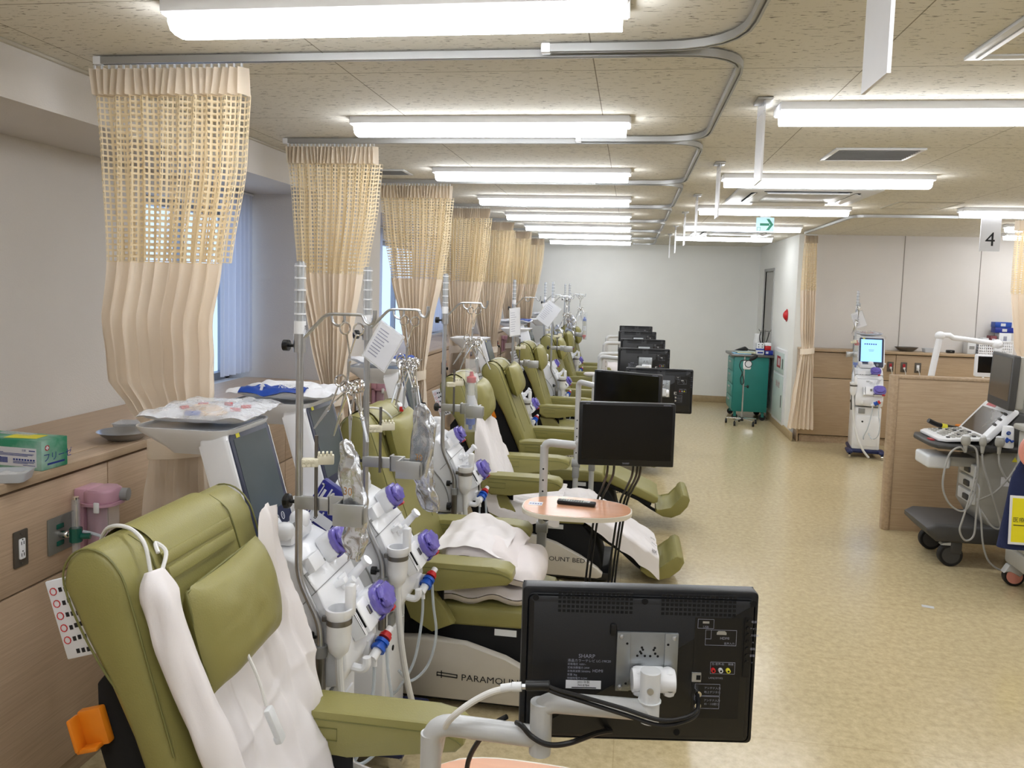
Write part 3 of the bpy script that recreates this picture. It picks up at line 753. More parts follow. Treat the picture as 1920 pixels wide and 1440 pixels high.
# ---------------------------------------------------------------- dialysis chairs
def superpillow(w,h,t,n=22,seed=0,wr=.006):
    # soft cushion in local (y=width, z=height, x=thickness), front +x
    def side(sg):
        def fn(u,v):
            a=2*u-1;b=2*v-1
            k=max(0,(1-abs(a)**3.2))**.5*max(0,(1-abs(b)**3.2))**.5
            x=sg*t*k+wr*k*nz(a*3,b*3,seed+sg)
            pin=1-.05*(1-abs(a))*abs(b)**2
            return (x,a*w/2*(1-.06*b*b*(1 if abs(a)>.8 else .3)),b*h/2*pin)
        return fn
    return side
BACK=[(0,0),(.45,0),(.80,.0),(.85,-.004),(.89,-.018),(.918,-.045),(.926,-.08),(.912,-.115),(.875,-.138),(.82,-.142),(.74,-.13),(.64,-.108),(.5,-.09),(.25,-.08),(0,-.075)]
def chair(label,xp,yc,a,leg=24,strap=True,pil_s=.71,pil=(.36,.255,.062),footlift=.0):
    t=thing('dialysis_chair',label,'recliner chair',(xp,yc,0),0,'green dialysis chairs in the window row')
    ar=math.radians(a); Z0=.45
    BX=Matrix(((-math.sin(ar),0,math.cos(ar),0),(0,1,0,0),(math.cos(ar),0,math.sin(ar),Z0),(0,0,0,1)))  # (s,y,t)->local
    # backrest cushion lofted across the width
    W=.29; m=MB(leather); loops=[]
    cen=V((.55,-.06))
    for yy,ins in((-W,.022),(-W+.006,.008),(-W+.018,.0),(-.15,0),(0,0),(.15,0),(W-.018,0),(W-.006,.008),(W,.022)):
        lp=[]
        for s_,t_ in BACK:
            d=V((s_,t_)); 
            q=d+ (V((0,-1 if t_>-.04 else 1))*ins if .03<s_<.84 else (cen-d).normalized()*ins)
            wy=yy*(1-.07*max(0,(.6-s_)))
            lp.append((q.x,wy,q.y))
        loops.append(lp)
    n=len(BACK); vs=[p for l in loops for p in l]; fs=[]
    for k in range(len(loops)-1):
        for i in range(n): j=(i+1)%n; fs.append((k*n+i,k*n+j,(k+1)*n+j,(k+1)*n+i))
    fs+=[list(range(n))[::-1],list(range((len(loops)-1)*n,len(loops)*n))]
    m.add(vs,fs,X=BX); b=m.build('backrest',t,ang=50)
    lens=[(.44,-.004),(.62,-.0),(.80,.002),(.86,-.004),(.905,-.03),(.924,-.075),(.905,-.118),(.86,-.139),(.76,-.131),(.64,-.10),(.52,-.05)]
    for sg in(-1,1):
        MB(leather_d).tube([(s_,sg*(W-.004)*(1-.07*max(0,.6-s_)),t_) for s_,t_ in lens],.0026,6,X=BX,smooth=3,closed=False).build('piping',b)
    for sg in(-1,1):
        MB(leather_d).tube([(s_,sg*.155+(.02 if sg>0 else -.02),t_+.001) for s_,t_ in((.30,0),(.6,0),(.82,0),(.875,-.01),(.915,-.045))],.0022,6,X=BX,smooth=3).build('seam',b)
    if strap:
        top=[(.78,.006),(.815,.007),(.85,.004),(.893,-.012),(.925,-.045),(.934,-.08),(.92,-.12),(.88,-.146),(.80,-.15)]
        P=catmull([(s_,0,t_) for s_,t_ in top],4); m=MB(leather); nP=len(P)
        m.grid(nP-1,8,lambda u,v:(P[min(nP-1,round(u*(nP-1)))].x,(v-.5)*.30,P[min(nP-1,round(u*(nP-1)))].z+.002*math.sin(PI*v)),X=BX)
        m.bb((.822,-.15,.003),(.850,.15,.013),.004,X=BX).bb((.785,-.15,.004),(.815,.15,.014),.004,X=BX)
        m.build('headrest_strap',t)
    f=superpillow(pil[0],pil[1],pil[2],22,yc)
    PX=BX@T(pil_s,.0,.052)@Matrix(((0,0,1,0),(0,1,0,0),(1,0,0,0),(0,0,0,1)))@R('Y',4)@R('X',3)
    m=MB(leather).grid(22,18,f(1),X=PX).grid(22,18,f(-1),X=PX)
    p=m.build('headrest_pillow',t,ang=60)
    e=[(-.9,-.97),(-.4,-1),(.4,-1),(.9,-.97),(.985,-.8),(.985,.8),(.9,.97),(.4,1),(-.4,1),(-.9,.97),(-.985,.8),(-.985,-.8)]
    MB(leather_d).tube([(.0,q[0]*pil[0]/2*.985,q[1]*pil[1]/2*.97) for q in e],.003,6,X=PX,smooth=3,closed=True).build('piping',p)
    # black shell behind the lower backrest
    m=MB(blackm); m.prism([(-.05,-.076),(.66,-.105),(.62,-.165),(.48,-.205),(-.05,-.205)],-.25,.25,X=BX@Matrix(((1,0,0,0),(0,0,-1,0),(0,1,0,0),(0,0,0,1))),bev=.01); m.build('back_shell',t)
    m=MB(orange); m.bb((.49,-.272,-.215),(.575,-.25,-.155),.006,X=BX).bb((.495,-.30,-.22),(.57,-.268,-.210),.004,X=BX).bb((.49,-.296,-.22),(.50,-.268,-.17),.003,X=BX)
    m.build('release_lever',t,label='orange release lever')
    # white safety label card hanging at the back corner
    m=MB(paper); CX=BX@T(.785,-.255,-.15)@R('X',90)   # local x along the back, y across, z outward
    m.bb((-.095,-.055,0),(.085,.055,.008),.003,X=CX); c=m.build('safety_card',t,label='white card with black pictograms and red signs')
    m=MB(ink); k=MB(red)
    for i in range(6):
        s_=-.08+.028*i
        for q in range(3): m.box((s_+.004*nz(i*3.3,q*1.7,1),-.022+.013*q,.0084),(.010+.006*abs(nz(i,q,9)),.008,.0008),X=CX@T(0,0,0))
        if i: k.tube([(s_+.008*math.cos(2*PI*w/10),-.040+.008*math.sin(2*PI*w/10),.0085) for w in range(10)],.0012,4,X=CX,closed=True)
    m.build('pictograms',c)['kind']='stuff'; k.build('warning_signs',c)['kind']='stuff'
    # armrests: near and far
    FR=Matrix(((1,0,0,0),(0,0,-1,0),(0,1,0,0),(0,0,0,1)))  # (x,z,-y)
    prof=[(-.13,.685),(-.06,.69),(.30,.69),(.365,.685),(.39,.665),(.392,.635),(.37,.612),(.25,.597),(.06,.565),(-.06,.56),(-.13,.60)]
    for sg in(-1,1):
        m=MB(leather); X=T(0,sg*.31,0)@FR
        m.prism(prof,-.058,.058,X=X,bev=.014,seg=3)
        ar_=m.build('armrest',t,ang=45)
        mm=MB(leather_d)
        for q in(-.0585,.0585): mm.tube([(x,z,q) for x,z in((-.12,.668),(.28,.666),(.36,.655),(.385,.64))],.0022,5,X=X,smooth=3)
        mm.tube([(x,z,.059) for x,z in((-.08,.645),(.03,.645),(.03,.61),(-.08,.61))],.0018,4,X=X,closed=True); mm.tube([(x,z,-.059) for x,z in((-.08,.645),(.03,.645),(.03,.61),(-.08,.61))],.0018,4,X=X,closed=True)
        mm.build('piping',ar_)
        m=MB(blackm); m.bb((.0,sg*.268-.012,.36),(.07,sg*.268+.012,.575),.004); m.build('arm_support',t)
        # green side wedge where the seat meets the backrest
        m=MB(leather); m.prism([(-.13,.555),(.02,.555),(.09,.46),(.13,.40),(.03,.355),(-.07,.41)],-.028,.028,X=T(0,sg*.292,0)@FR,bev=.01); m.build('side_wedge',t)
    # seat
    m=MB(leather); m.prism([(.0,.44),(.08,.455),(.45,.46),(.53,.445),(.55,.41),(.53,.37),(.05,.36),(-.02,.40)],-.245,.245,X=FR,bev=.02,seg=3); m.build('seat',t,ang=45)
    # leg rest and curled foot rest
    la=math.radians(leg); c_,s_=math.cos(la),math.sin(la)
    LX=Matrix(((c_,0,s_,.54),(0,1,0,0),(-s_,0,c_,.425),(0,0,0,1)))
    m=MB(leather); m.prism([(0,.02),(.06,.03),(.40,.03),(.455,.02),(.465,-.02),(.44,-.045),(.05,-.045),(0,-.03)],-.225,.225,X=LX@FR,bev=.016,seg=3); m.build('leg_rest',t,ang=45)
    m=MB(blackm); m.bb((.03,-.215,-.075),(.43,.215,-.046),.006,X=LX); m.tube([(.30,-.16,-.07),(.50,-.16,-.10),(.60,-.16,-.07),(.64,-.16,-.02)],.012,8,X=LX,smooth=4); m.tube([(.30,.16,-.07),(.50,.16,-.10),(.60,.16,-.07),(.64,.16,-.02)],.012,8,X=LX,smooth=4); m.build('leg_frame',t)
    FX=LX@T(0,0,footlift)
    m=MB(leather); pr=[(.475,-.065),(.53,-.06),(.585,-.02),(.61,.05),(.605,.10),(.62,.125),(.655,.13),(.685,.105),(.69,.05),(.665,-.03),(.615,-.085),(.55,-.105),(.485,-.10)]
    m.prism(pr,-.225,.225,X=FX@FR,bev=.012,seg=2); m.build('foot_rest',t,ang=45)
    # base: black bellows and pale moulded side covers
    m=MB(blackm); m.prism([(-.16,.08),(-.14,.40),(.5,.40),(.62,.24),(.66,.08)],-.235,.235,X=FR,bev=.01); m.build('base_bellows',t)
    m=MB(blackp)
    m.bb((-.22,-.27,.02),(.72,.27,.075),.01); m.build('base_frame',t)
    for sg in(-1,1):
        m=MB(beigecover); m.prism([(-.2,.05),(-.2,.26),(-.15,.315),(.0,.325),(.18,.305),(.36,.255),(.52,.18),(.63,.115),(.665,.08),(.66,.055),(.63,.045)],-.024,.024,X=T(0,sg*.285,0)@FR,bev=.01,seg=2)
        cv=m.build('base_cover',t,ang=45)
        m=MB(ink); X=frame((.36,sg*.3105,.155),(-sg*1,0,.0) if sg>0 else (1,0,-.0),(0,0,1))
        m.text('PARAMOUNT BED',.042,X,sx=1.12)
        LXm=X@T(-.26,0,0)
        m.bb((-.045,-.003,0),(.05,.002,.0008),X=LXm@R('Z',-3)).bb((-.045,.011,0),(.05,.015,.0008),X=LXm@R('Z',-3)).bb((-.045,-.003,0),(-.041,.015,.0008),X=LXm).bb((.046,-.003,0),(.05,.012,.0008),X=LXm).bb((-.025,-.010,0),(-.021,.024,.0008),X=LXm)
        m.build('maker_lettering',cv)
    for dx in(-.15,.6):
        for sg in(-1,1):
            m=MB(rubber); m.cyl((dx,sg*.20-.012,.028),(dx,sg*.20+.012,.028),.028,n=16); m.build('caster',t)
    m=MB(whitep2); m.bb((.30,-.2365,.33),(.40,-.2355,.36)); m.build('rating_label',t,label='small white rating label')
    return t,BX
CH=[]
CL=[('green dialysis chair nearest the camera, draped with a white sheet',-.80,1.78,17,24,.645),
 ('green dialysis chair holding a folded white quilt between its arms',-.85,3.63,19.5,28,.73),
 ('green dialysis chair with a white sheet trailing down to its foot rest',-.78,5.26,20,31,.70),
 ('bare green dialysis chair with its foot rest raised, just beyond the sheet-draped one',-.70,6.42,22,22,.72),
 ('fifth green dialysis chair from the camera, orange lever visible behind its back',-.76,8.33,18,26,.72),
 ('sixth green dialysis chair from the camera, mostly behind a dialysis machine',-.66,9.68,18,26,.72),
 ('seventh green dialysis chair from the camera, white towel on its near arm',-.68,11.05,17,26,.72),
 ('farthest green dialysis chair, with a white blanket by the back wall',-.66,12.5,17,24,.72)]
for l,xp,yc,a,lg,ps in CL: CH.append(chair(l,xp,yc,a,lg,True,ps))
# ---------------------------------------------------------------- linen
def sheet_map(xp,yc,a,tt=.012,ed=.292):
    ar=math.radians(a)
    def f(q,y,off=0):
        # q>0 up the backrest, q<0 forward on the seat; y lateral; drapes past the edge
        t=tt+off; dy=0
        e=abs(y)-ed
        drop=0
        if e>0: t-=e*.95; y=math.copysign(ed+.03*min(1,e*20)+.02*e,y)
        if q>=0: x=-q*math.sin(ar)+t*math.cos(ar); z=.45+q*math.cos(ar)+t*math.sin(ar)
        else: x=.02-q; z=.462+t
        k=max(0,1-abs(q)/.08); x+=.03*k*.5; z+=.035*k*.5
        return V((xp+x,yc+y,z))
    return f
# chair 1 sheet
f1=sheet_map(-.80,1.78,17,.012,.335)
def s1(u,v):
    lo=-.20; hi=.345+.09*min(1,u*3)
    y=lo+(hi-lo)*v
    k=max(0,min(1,(y-.13)/.09)); k=k*k*(3-2*k)
    top=.52+.30*k
    q=top-(top+.45)*u
    edge=math.exp(-u/.06)
    bump=.020*nz(q*2.5,y*7,3)+.018*nz(q*5,y*11,5)+.012*math.sin(y*36+q*5+2*nz(q*2,y*2,1))*max(.25,min(1,(y+.1)*4))
    up=.035*math.exp(-((y-.25)/.05)**2)*math.exp(-((q-.78)/.07)**2)
    cr=sum(.005*math.exp(-((q-c-.03*math.sin(y*7))/.011)**2) for c in(.36,.12,-.16))+sum(.005*math.exp(-((y-c-.02*math.sin(q*5))/.011)**2) for c in(-.08,.11,.24))+.010*nz(q*9,y*9,21)
    return f1(q+up,y,abs(bump)+cr+.010+up*.9+.012*edge*k*(1+math.sin(y*60)))
t=thing('white_sheet','white cotton sheet over the backrest and seat of the nearest green chair','sheet')
m=MB(sheetc); m.grid(130,90,s1); o=m.build('sheet_cloth',t,ang=180)
def roll(pts,rad,seed,mb,n=14,flat=.75):
    P=catmull(pts,10); N=len(P); vs=[];fs=[]
    for i,p in enumerate(P):
        d=(P[min(i+1,N-1)]-P[max(i-1,0)]).normalized(); a=V((0,1,0)); a=(a-d*a.dot(d)).normalized(); b=d.cross(a); w=i/(N-1)
        r=rad*(.55+.45*min(1,w*7))*(1-.25*max(0,(w-.85))*6*.2)
        for k in range(n):
            q=2*PI*k/n; rr=r*(1+.30*nz(w*7,math.cos(q)*1.5+seed,math.sin(q)*1.5)+.13*math.sin(q*3+w*9)+.06*math.sin(q*5-w*16))
            vs.append(p+a*math.cos(q)*rr+b*math.sin(q)*rr*flat)
    for i in range(N-1):
        for k in range(n): fs.append((i*n+k,i*n+(k+1)%n,(i+1)*n+(k+1)%n,(i+1)*n+k))
    fs+=[list(range(n))[::-1],list(range((N-1)*n,N*n))]
    return mb.add(vs,fs)
m=MB(sheetc); roll([f1(.835,-.24,.03),f1(.74,-.25,.035),f1(.55,-.24,.04),f1(.35,-.215,.045),f1(.16,-.17,.05),f1(.0,-.11,.05)],.045,2,m,18,.7); m.build('rolled_edge',t,ang=180)
# nurse call handset on a white cord, chair 1
t=thing('nurse_call_button','white nurse call handset hanging on a cord over the nearest chair','call button')
m=MB(cablew); m.tube([(-1.25,1.67,1.0),(-1.235,1.655,1.15),(-1.21,1.64,1.25),(-1.165,1.61,1.32),(-1.10,1.59,1.334),(-1.05,1.575,1.308),(-1.025,1.56,1.25)],.0046,8,smooth=6); m.tube([f1(.865,-.21,.03),f1(.885,-.195,.02),f1(.86,-.19,.035),f1(.83,-.225,.04)],.0046,8,smooth=5)
m.tube([f1(.62,-.075,.07),f1(.5,-.072,.09),f1(.42,-.07,.09)],.004,8,smooth=5); m.build('cord',t)
m=MB(whitep2); X=frame(f1(.37,-.066,.095),f1(.38,-.066,.095)-f1(.36,-.062,.095),(0,1,0)); m.box((0,0,0),(.095,.026,.018),.006,X=X); m.box((-.038,0,.002),(.022,.028,.02),.005,X=X); m.build('handset',t)
# quilt on chair 2: folded in thick layers
t=thing('folded_quilt','thick folded white quilt lying on the seat of the second chair','quilt',(-.85,3.63,0))
m=MB(quiltc)
def fold_layer(pts,th,y0,y1,seed,mb,ny=26):
    P=catmull(pts,8); N=len(P)
    prof=[]
    for i,p in enumerate(P):
        d=(P[min(i+1,N-1)]-P[max(i-1,0)]).normalized(); nrm=V((-d.z,0,d.x)); prof.append((p+nrm*th/2,p-nrm*th/2))
    ring=[a for a,b in prof]+[b for a,b in reversed(prof)]; M=len(ring)
    def fn(u,v):
        k=int(round(u*M))%M; p=ring[k]; y=y0+(y1-y0)*v
        e=min(v,1-v)*2; sh=min(1,(e*9)**.5) if e<.11 else 1
        c=P[min(N-1,k if k<N else 2*N-1-k)]
        q=c+(p-c)*max(.05,sh)
        w=.014*nz(q.x*9,y*7,seed)+.012*math.sin(q.x*30+y*14+seed)
        return (q.x+.02*nz(y*5,seed,q.z*6),y+.012*nz(q.x*8,q.z*8,seed),q.z+w)
    mb.grid(M,ny,fn,cu=True)
fold_layer([(.02,0,.49),(.2,0,.50),(.36,0,.505),(.44,0,.52),(.455,0,.56),(.42,0,.60),(.3,0,.605),(.1,0,.60)],.075,-.235,.235,2,m)
fold_layer([(.06,0,.655),(.2,0,.67),(.32,0,.655),(.38,0,.62)],.06,-.20,.235,7,m)
m.build('quilt_layers',t,ang=180)
m=MB(sheetc); m.grid(40,30,lambda u,v:(.0+.33*u,-.20+.42*v+.03*nz(u*3,v*3,2),.70+.05*math.sin(PI*min(1,u*1.1))*(.6+.4*v)-.06*max(0,u-.75)+.02*nz(u*5,v*5,8)-.05*max(0,.25-v))); m.build('cover_sheet',t,ang=180)
m=MB(quiltc); roll([(.02,-.13,.665),(.12,-.14,.67),(.24,-.15,.66)],.032,5,m,12,.8); m.build('rolled_corner',t,ang=180)
# chair 3: sheet, with a foot towel carrying the ward stamp
f3=sheet_map(-.78,5.26,20)
t=thing('white_sheet','white sheet over the third chair, hanging in folds from its backrest','sheet')
def s3(u,v):
    q=.86-1.22*u
    k=min(1,u/.45)
    lo=-.20-.22*k; hi=-.03+.33*k+.02*math.sin(u*9)
    y=lo+(hi-lo)*v
    return f3(q,y,abs(.018*nz(q*3,y*7,13)+.020*math.sin(y*44-q*16+3*nz(q*2,y*3,2)))+.010)
MB(sheetc).grid(80,50,s3).build('sheet_cloth',t,ang=180)
la=math.radians(31)
t=thing('foot_towel','white towel over the leg rest of the third chair, stamped at its corner','towel')
def legp(w,y,off=0):
    c_,s_=math.cos(la),math.sin(la)
    if w<.30: x=-.78+.24+w; z=.475+off
    else: q=w-.30; x=-.78+.54+q*c_+s_*(.035+off); z=.425-q*s_+c_*(.035+off)+.008
    e=abs(y)-.225
    if e>0: z-=e*.9; y=math.copysign(.225+.025+.1*e,y)
    return V((x,5.26+y,z))
def s4(u,v):
    w=.02+.79*u; lo=-.31-.07*u; hi=.26-.05*u
    y=lo+(hi-lo)*v
    return legp(w+.03*(1-v)*u,y,.008+abs(.012*nz(w*6,y*8,17)+.006*math.sin(w*30+y*20)))
MB(sheetc).grid(60,36,s4).build('towel_cloth',t,ang=180)
o_=s4(.965,.5); dx=(s4(.96,.62)-s4(.96,.38)).normalized()
m=MB(ink); 
for k,ch in enumerate(['東','西','20']):
    v=.26+.20*k; p=s4(.955,v); n=(s4(.955,v+.03)-s4(.955,v-.03)); d2=(s4(.93,v)-s4(.975,v)); X=frame(p,n,d2); X=X@T(0,0,.012)
    m.text(ch,.045,X)
m.build('stamp',t)
# chair 6..8 linen
t=thing('white_towel','small white towel folded on the near arm of the seventh chair','towel',(-.45,10.75,.698))
MB(sheetc).ell((0,0,.03),(.16,.05,.03),20,p=3).build('towel_cloth',t,ang=180)
t=thing('white_blanket','rumpled white blanket on the seat of the farthest chair','blanket',(-.5,12.5,.46))
MB(quiltc).grid(40,24,lambda u,v:((-.02+.62*u),(-.24+.48*v),(.06+.22*max(0,1-abs(2*u-1)**4)**.5*max(0,1-abs(2*v-1)**4)**.5+.02*nz(u*6,v*5,3)))).build('blanket_cloth',t,ang=180)
t=thing('towel_and_tag','white towel with a tag clipped over the headrest of the third chair','towel')
MB(sheetc).grid(16,8,lambda u,v:f3(.88-.25*u,.0+.09*v,.03+.004*math.sin(v*9))).build('towel_cloth',t,ang=180)
m=MB(ink); m.add([f3(.75,.02,.037),f3(.75,.03,.037),f3(.745,.03,.037),f3(.745,.02,.037)],[(0,1,2,3)],None,False); m.build('tag_print',t)
# call cords on further chairs
for i,s in((1,1),(2,1),(4,1),(3,1)):
    l,xp,yc,a,lg,ps=CL[i]; f=sheet_map(xp,yc,a)
    nm=['','second','third','fourth','fifth'][i]
    t=thing('nurse_call_button','white nurse call handset on a cord over the headrest of the %s chair'%nm,'call button',group='nurse call handsets in the chair row')
    yq=.04 if i!=1 else -.06
    m=MB(cablew); m.tube([f(.86,yq-.12,.004-.14),f(.93,yq-.1,-.07),f(.91,yq-.06,.0),f(.85,yq-.02,.03),f(.76,yq,.03)],.005,8,smooth=6); m.build('cord',t)
    m=MB(whitep2); 
    p=f(.72,yq,.035)
    if i==1:
        X=frame(f(.88,.03,.05),(.35,-.75,-.06),(0,0,1)); m.box((0,0,0),(.085,.03,.024),.006,X=X); m.build('handset',t)
        MB(red).box((.045,0,0),(.008,.024,.02),.003,X=X).build('red_button',t)
    else:
        X=frame(p,f(.73,yq,.035)-f(.70,yq,.035),(0,1,0)); m.box((0,0,0),(.10,.026,.018),.006,X=X); m.build('handset',t)
# ---------------------------------------------------------------- dialysis machines
FR2=Matrix(((1,0,0,0),(0,0,-1,0),(0,1,0,0),(0,0,0,1)))
def machine():
    t=thing('dialysis_machine','','dialysis machine',(0,0,0),0,'dialysis machines in the chair row')
    hw=.15
    # lower cabinet
    m=MB(whitep); m.bb((-.30,-hw,.10),(.135,hw,.60),.012,seg=2)
    m.bb((.128,-hw+.03,.14),(.142,hw-.03,.50),.006)
    c=m.build('lower_cabinet',t)
    m=MB(armgrey_d); m.bb((.136,-.10,.525),(.148,-.03,.585),.004); m.build('drain_box',c)
    m=MB(blackm); m.cyl((.141,-.05,.43),(.145,-.05,.43),.011); m.build('drain_port',c)
    # base on casters
    m=MB(navyb); m.bb((-.33,-.17,.055),(.15,.17,.10),.015); m.bb((.0,-.21,.058),(.24,-.14,.095),.02).bb((.0,.14,.058),(.24,.21,.095),.02); m.build('base',t)
    for x,y in((.2,-.175),(.2,.175),(-.28,-.13),(-.28,.13)):
        MB(chrome).cyl((x,y-.012,.028),(x,y+.012,.028),.028,n=16).build('caster',t)
    # upper body with the sloped control face
    poly=[(-.30,.615),(-.30,1.00),(-.26,1.04),(-.02,1.045),(.035,1.02),(.11,.93),(.175,.82),(.205,.74),(.212,.68),(.19,.625),(.15,.615)]
    m=MB(whitep); m.prism(poly,-hw,hw,X=FR2,bev=.012,seg=3); b=m.build('control_body',t,ang=40)
    # curved side panel (near and far)
    pts=[(-.27,.96),(-.16,.945),(-.05,.90),(.04,.82),(.09,.73),(.105,.63)]
    P=[(p.x,p.z) for p in catmull([(x,0,z) for x,z in pts],5)]
    for sg in(-1,1):
        MB(whitep2).prism(P+[(-.27,.63)],-.003,.003,X=T(0,sg*(hw+.0015),0)@FR2).build('side_panel',b)
        MB(armgrey_d).tube([(x,sg*(hw+.005),z) for x,z in P],.0035,6).build('panel_groove',b)
    m=MB(armgrey_d); m.bb((.076,-hw-.001,.917),(.079,hw+.001,.985),X=T(.09,0,.95)@R('Y',-36)@T(-.078,0,-.95)); m.tube([(.045,-hw-.002,.86),(.112,-hw-.002,.93),(.113,hw+.002,.931)],.0015,4); m.build('face_seam',b)
    def face(s,y,h=0):  # point on sloped face: s 0 (top) ..1 (bottom)
        a=V((.035,0,1.02)); c=V((.205,0,.74)); p=a+(c-a)*s; n=V((.855,0,.52)); return p+n*h+V((0,y,0))
    fx=(V((.205,0,.74))-V((.035,0,1.02))).normalized()
    def FM(s,y,h=0): return frame(face(s,y,h),(0,1,0),-fx)
    # dialyser coupling block / knob on the top
    m=MB(whitep); m.box((-.03,-.02,1.068),(.075,.17,.045),.012); m.ell((-.02,.02,1.10),(.032,.03,.03),14,p=3).ell((-.02,-.10,1.095),(.03,.028,.028),14,p=3).cyl((-.02,-.1,1.09),(-.02,.02,1.09),.010,m=steel_d); m.build('top_connector',t)
    # small bracket box with two holes
    m=MB(whitep); m.box((0,0,0),(.085,.05,.03),.003,X=FM(.12,-.085,.02)); bx=m.build('bubble_sensor',t)
    m=MB(blackm)
    for dx in(-.012,.012): m.cyl((.0435,0,0),(.0425,0,0),.004,X=FM(.12,-.085,.02)); m.cyl((dx,-.0252,0.002),(dx,-.0262,.002),.0045,X=FM(.12,-.085,.02))
    m.build('sensor_hole',bx)
    # pumps
    def pump(X,k=1.0):
        X=X@Matrix.Scale(k,4)
        m=MB(whitep); m.prism(rrect(.115,.10,.02,4),-.014,.040,X=X,bev=.006); p=m.build('pump_body',t)
        m=MB(purple); m.prism(rrect(.125,.098,.036,6),.038,.060,X=X@T(.003,.004,0),bev=.008,seg=2); m.prism(rrect(.10,.072,.03,6),.060,.080,X=X@T(.003,.006,0),bev=.014,seg=3); m.build('pump_cover',p,label='clear purple pump cover')
        m=MB(purple_d); m.cyl((0,0,.041),(0,0,.058),.028,X=X); m.box((.0,.030,.050),(.07,.012,.02),.003,X=X); m.bb((-.06,-.047,.036),(.05,-.040,.052),.002,X=X); m.build('pump_rotor',p)
        MB(red).box((.040,-.050,.042),(.028,.012,.026),.003,X=X).build('red_latch',p)
        MB(inkw).bb((-.03,.012,.0803),(.02,.020,.0807),X=X).build('highlight_strip',p) if False else None
    pump(FM(.10,.062,.018),.92); pump(FM(.86,.098,.02),1.08)
    # mid-face clips and spout
    m=MB(whitep); m.box((0,0,0),(.06,.05,.025),.006,X=FM(.48,.03,.014)); m.cyl(face(.52,.085,.01),face(.44,.10,.085),.017,.014).cyl(face(.44,.10,.085),face(.43,.10,.098),.019).cyl(face(.52,.02,.01),face(.5,.02,.06),.012).box((0,0,0),(.03,.02,.05),.004,X=FM(.45,-.02,.03)).box((0,0,0),(.035,.015,.035),.004,X=FM(.62,.06,.02)); m.build('tube_clamp',t)
    # hinged door block
    m=MB(whitep); X=FM(.86,-.005,.03); m.box((0,0,0),(.085,.105,.055),.008,X=X); m.box((-.055,0,-.005),(.022,.105,.045),.004,X=X); d=m.build('clamp_door',t)
    m=MB(blackm); m.bb((-.0445,-.03,.0),(-.0425,.04,.0225),X=X); m.bb((-.068,-.045,.0172),(-.066,.045,.0182),X=X); m.bb((-.058,-.02,.0172),(-.0565,.03,.0182),X=X); m.build('hinge_slot',d)['kind']='stuff'
    MB(steel_d).box((.018,.005,.029),(.022,.03,.006),.003,X=X).build('door_latch',d)
    # lower lip hook, vent
    m=MB(whitep); m.tube([(.20,-.07,.655),(.235,-.07,.65),(.25,-.07,.665),(.25,-.07,.69)],.014,10,smooth=4); m.build('tube_hook',t)
    # red and blue couplers
    m=MB(whitep); m.box((.205,.075,.665),(.03,.07,.05),.006); m.box((.235,.105,.66),(.06,.006,.05),.002); m.build('coupler_block',t)
    A=V((.245,.055,.655)); D=V((.16,.54,.34)).normalized()
    m=MB(blue); m.cyl(A+D*.0,A+D*.012,.026,n=18).cyl(A+D*.012,A+D*.026,.019,n=18).cyl(A+D*.026,A+D*.038,.025,n=18); m.build('blue_coupler',t)
    m=MB(red); m.cyl(A+D*.048,A+D*.06,.022,n=18).cyl(A+D*.06,A+D*.07,.017,n=18); m.build('red_coupler',t)
    m=MB(whitep); m.cyl(A-D*.036,A,.0165,n=16); m.cyl(A-D*.02,A-D*.022+V((.004,-.004,-.035)),.008); m.build('coupler_nozzle',t); MB(whitep).cyl(A+D*.07,A+D*.092,.013,n=14).build('coupler_tip',t)
    m=MB(hose); m.tube([A-D*.02+V((0,0,-.03)),(.24,.03,.52),(.22,-.0,.36),(.17,-.03,.26),(.12,-.02,.2)],.006,8,smooth=7)
    m.tube([A+D*.06+V((0,0,-.01)),(.27,.10,.56),(.28,.12,.42),(.25,.11,.29),(.19,.06,.24),(.15,.02,.30)],.006,8,smooth=7); m.build('dialysate_tubing',t)
    # monitor
    ar=math.atan2(.095,.33)
    MX=frame((-.165,.035,1.225),(0,1,0),(-math.sin(ar),0,math.cos(ar)))   # local x: lateral, y: up the screen, z: out
    m=MB(whitep); m.prism(rrect(.295,.385,.03,5),-.10,.0,X=MX,bev=.014,seg=3); mo=m.build('monitor_housing',t,ang=40)
    MB(navy).prism(rrect(.272,.362,.022,5),-.0005,.004,X=MX,bev=.0015).build('bezel',mo)
    MB(screen_g).bb((-.115,-.115,.004),(.115,.158,.0052),X=MX).build('screen',mo)
    m=MB(inkw); 
    for k in range(2): m.tube([(.03+.04*k+.010*math.cos(q*PI/6),-.150+.013*math.sin(q*PI/6),.0045) for q in range(12)],.0014,4,X=MX,closed=True); 
    m.text('C',.014,MX@T(.03,-.15,.0046)).text('8',.014,MX@T(.07,-.15,.0046)).text('Toray',.012,MX@T(-.03,-.165,.0046)) if False else m.text('C',.014,MX@T(.03,-.15,.0046)).text('2',.014,MX@T(.07,-.15,.0046))
    m.build('button_marks',mo)
    MB(yellow).bb((-.095,.160,.0042),(-.072,.176,.005),X=MX).build('warning_sticker',mo)
    MB(whitep2).cyl((.136,-.13,-.02),(.165,-.13,-.02),.013,X=MX).build('side_knob',mo)
    m=MB(whitep2); m.lathe([(.10,.0),(.10,.02),(.085,.045),(.06,.06),(.055,.1)],24,X=T(-.19,.03,1.035)); m.build('monitor_neck',t)
    # tray over the monitor
    def trayf(z,sx,sy): return [(-.37+x*sx,.035+y*sy,z) for x,y in rrect(.34,.34,.06,5)]
    L=[trayf(1.315,.45,.5),trayf(1.335,.55,.6),trayf(1.395,.96,.96),trayf(1.412,1,1),trayf(1.412,.965,.965),trayf(1.402,.93,.93)]
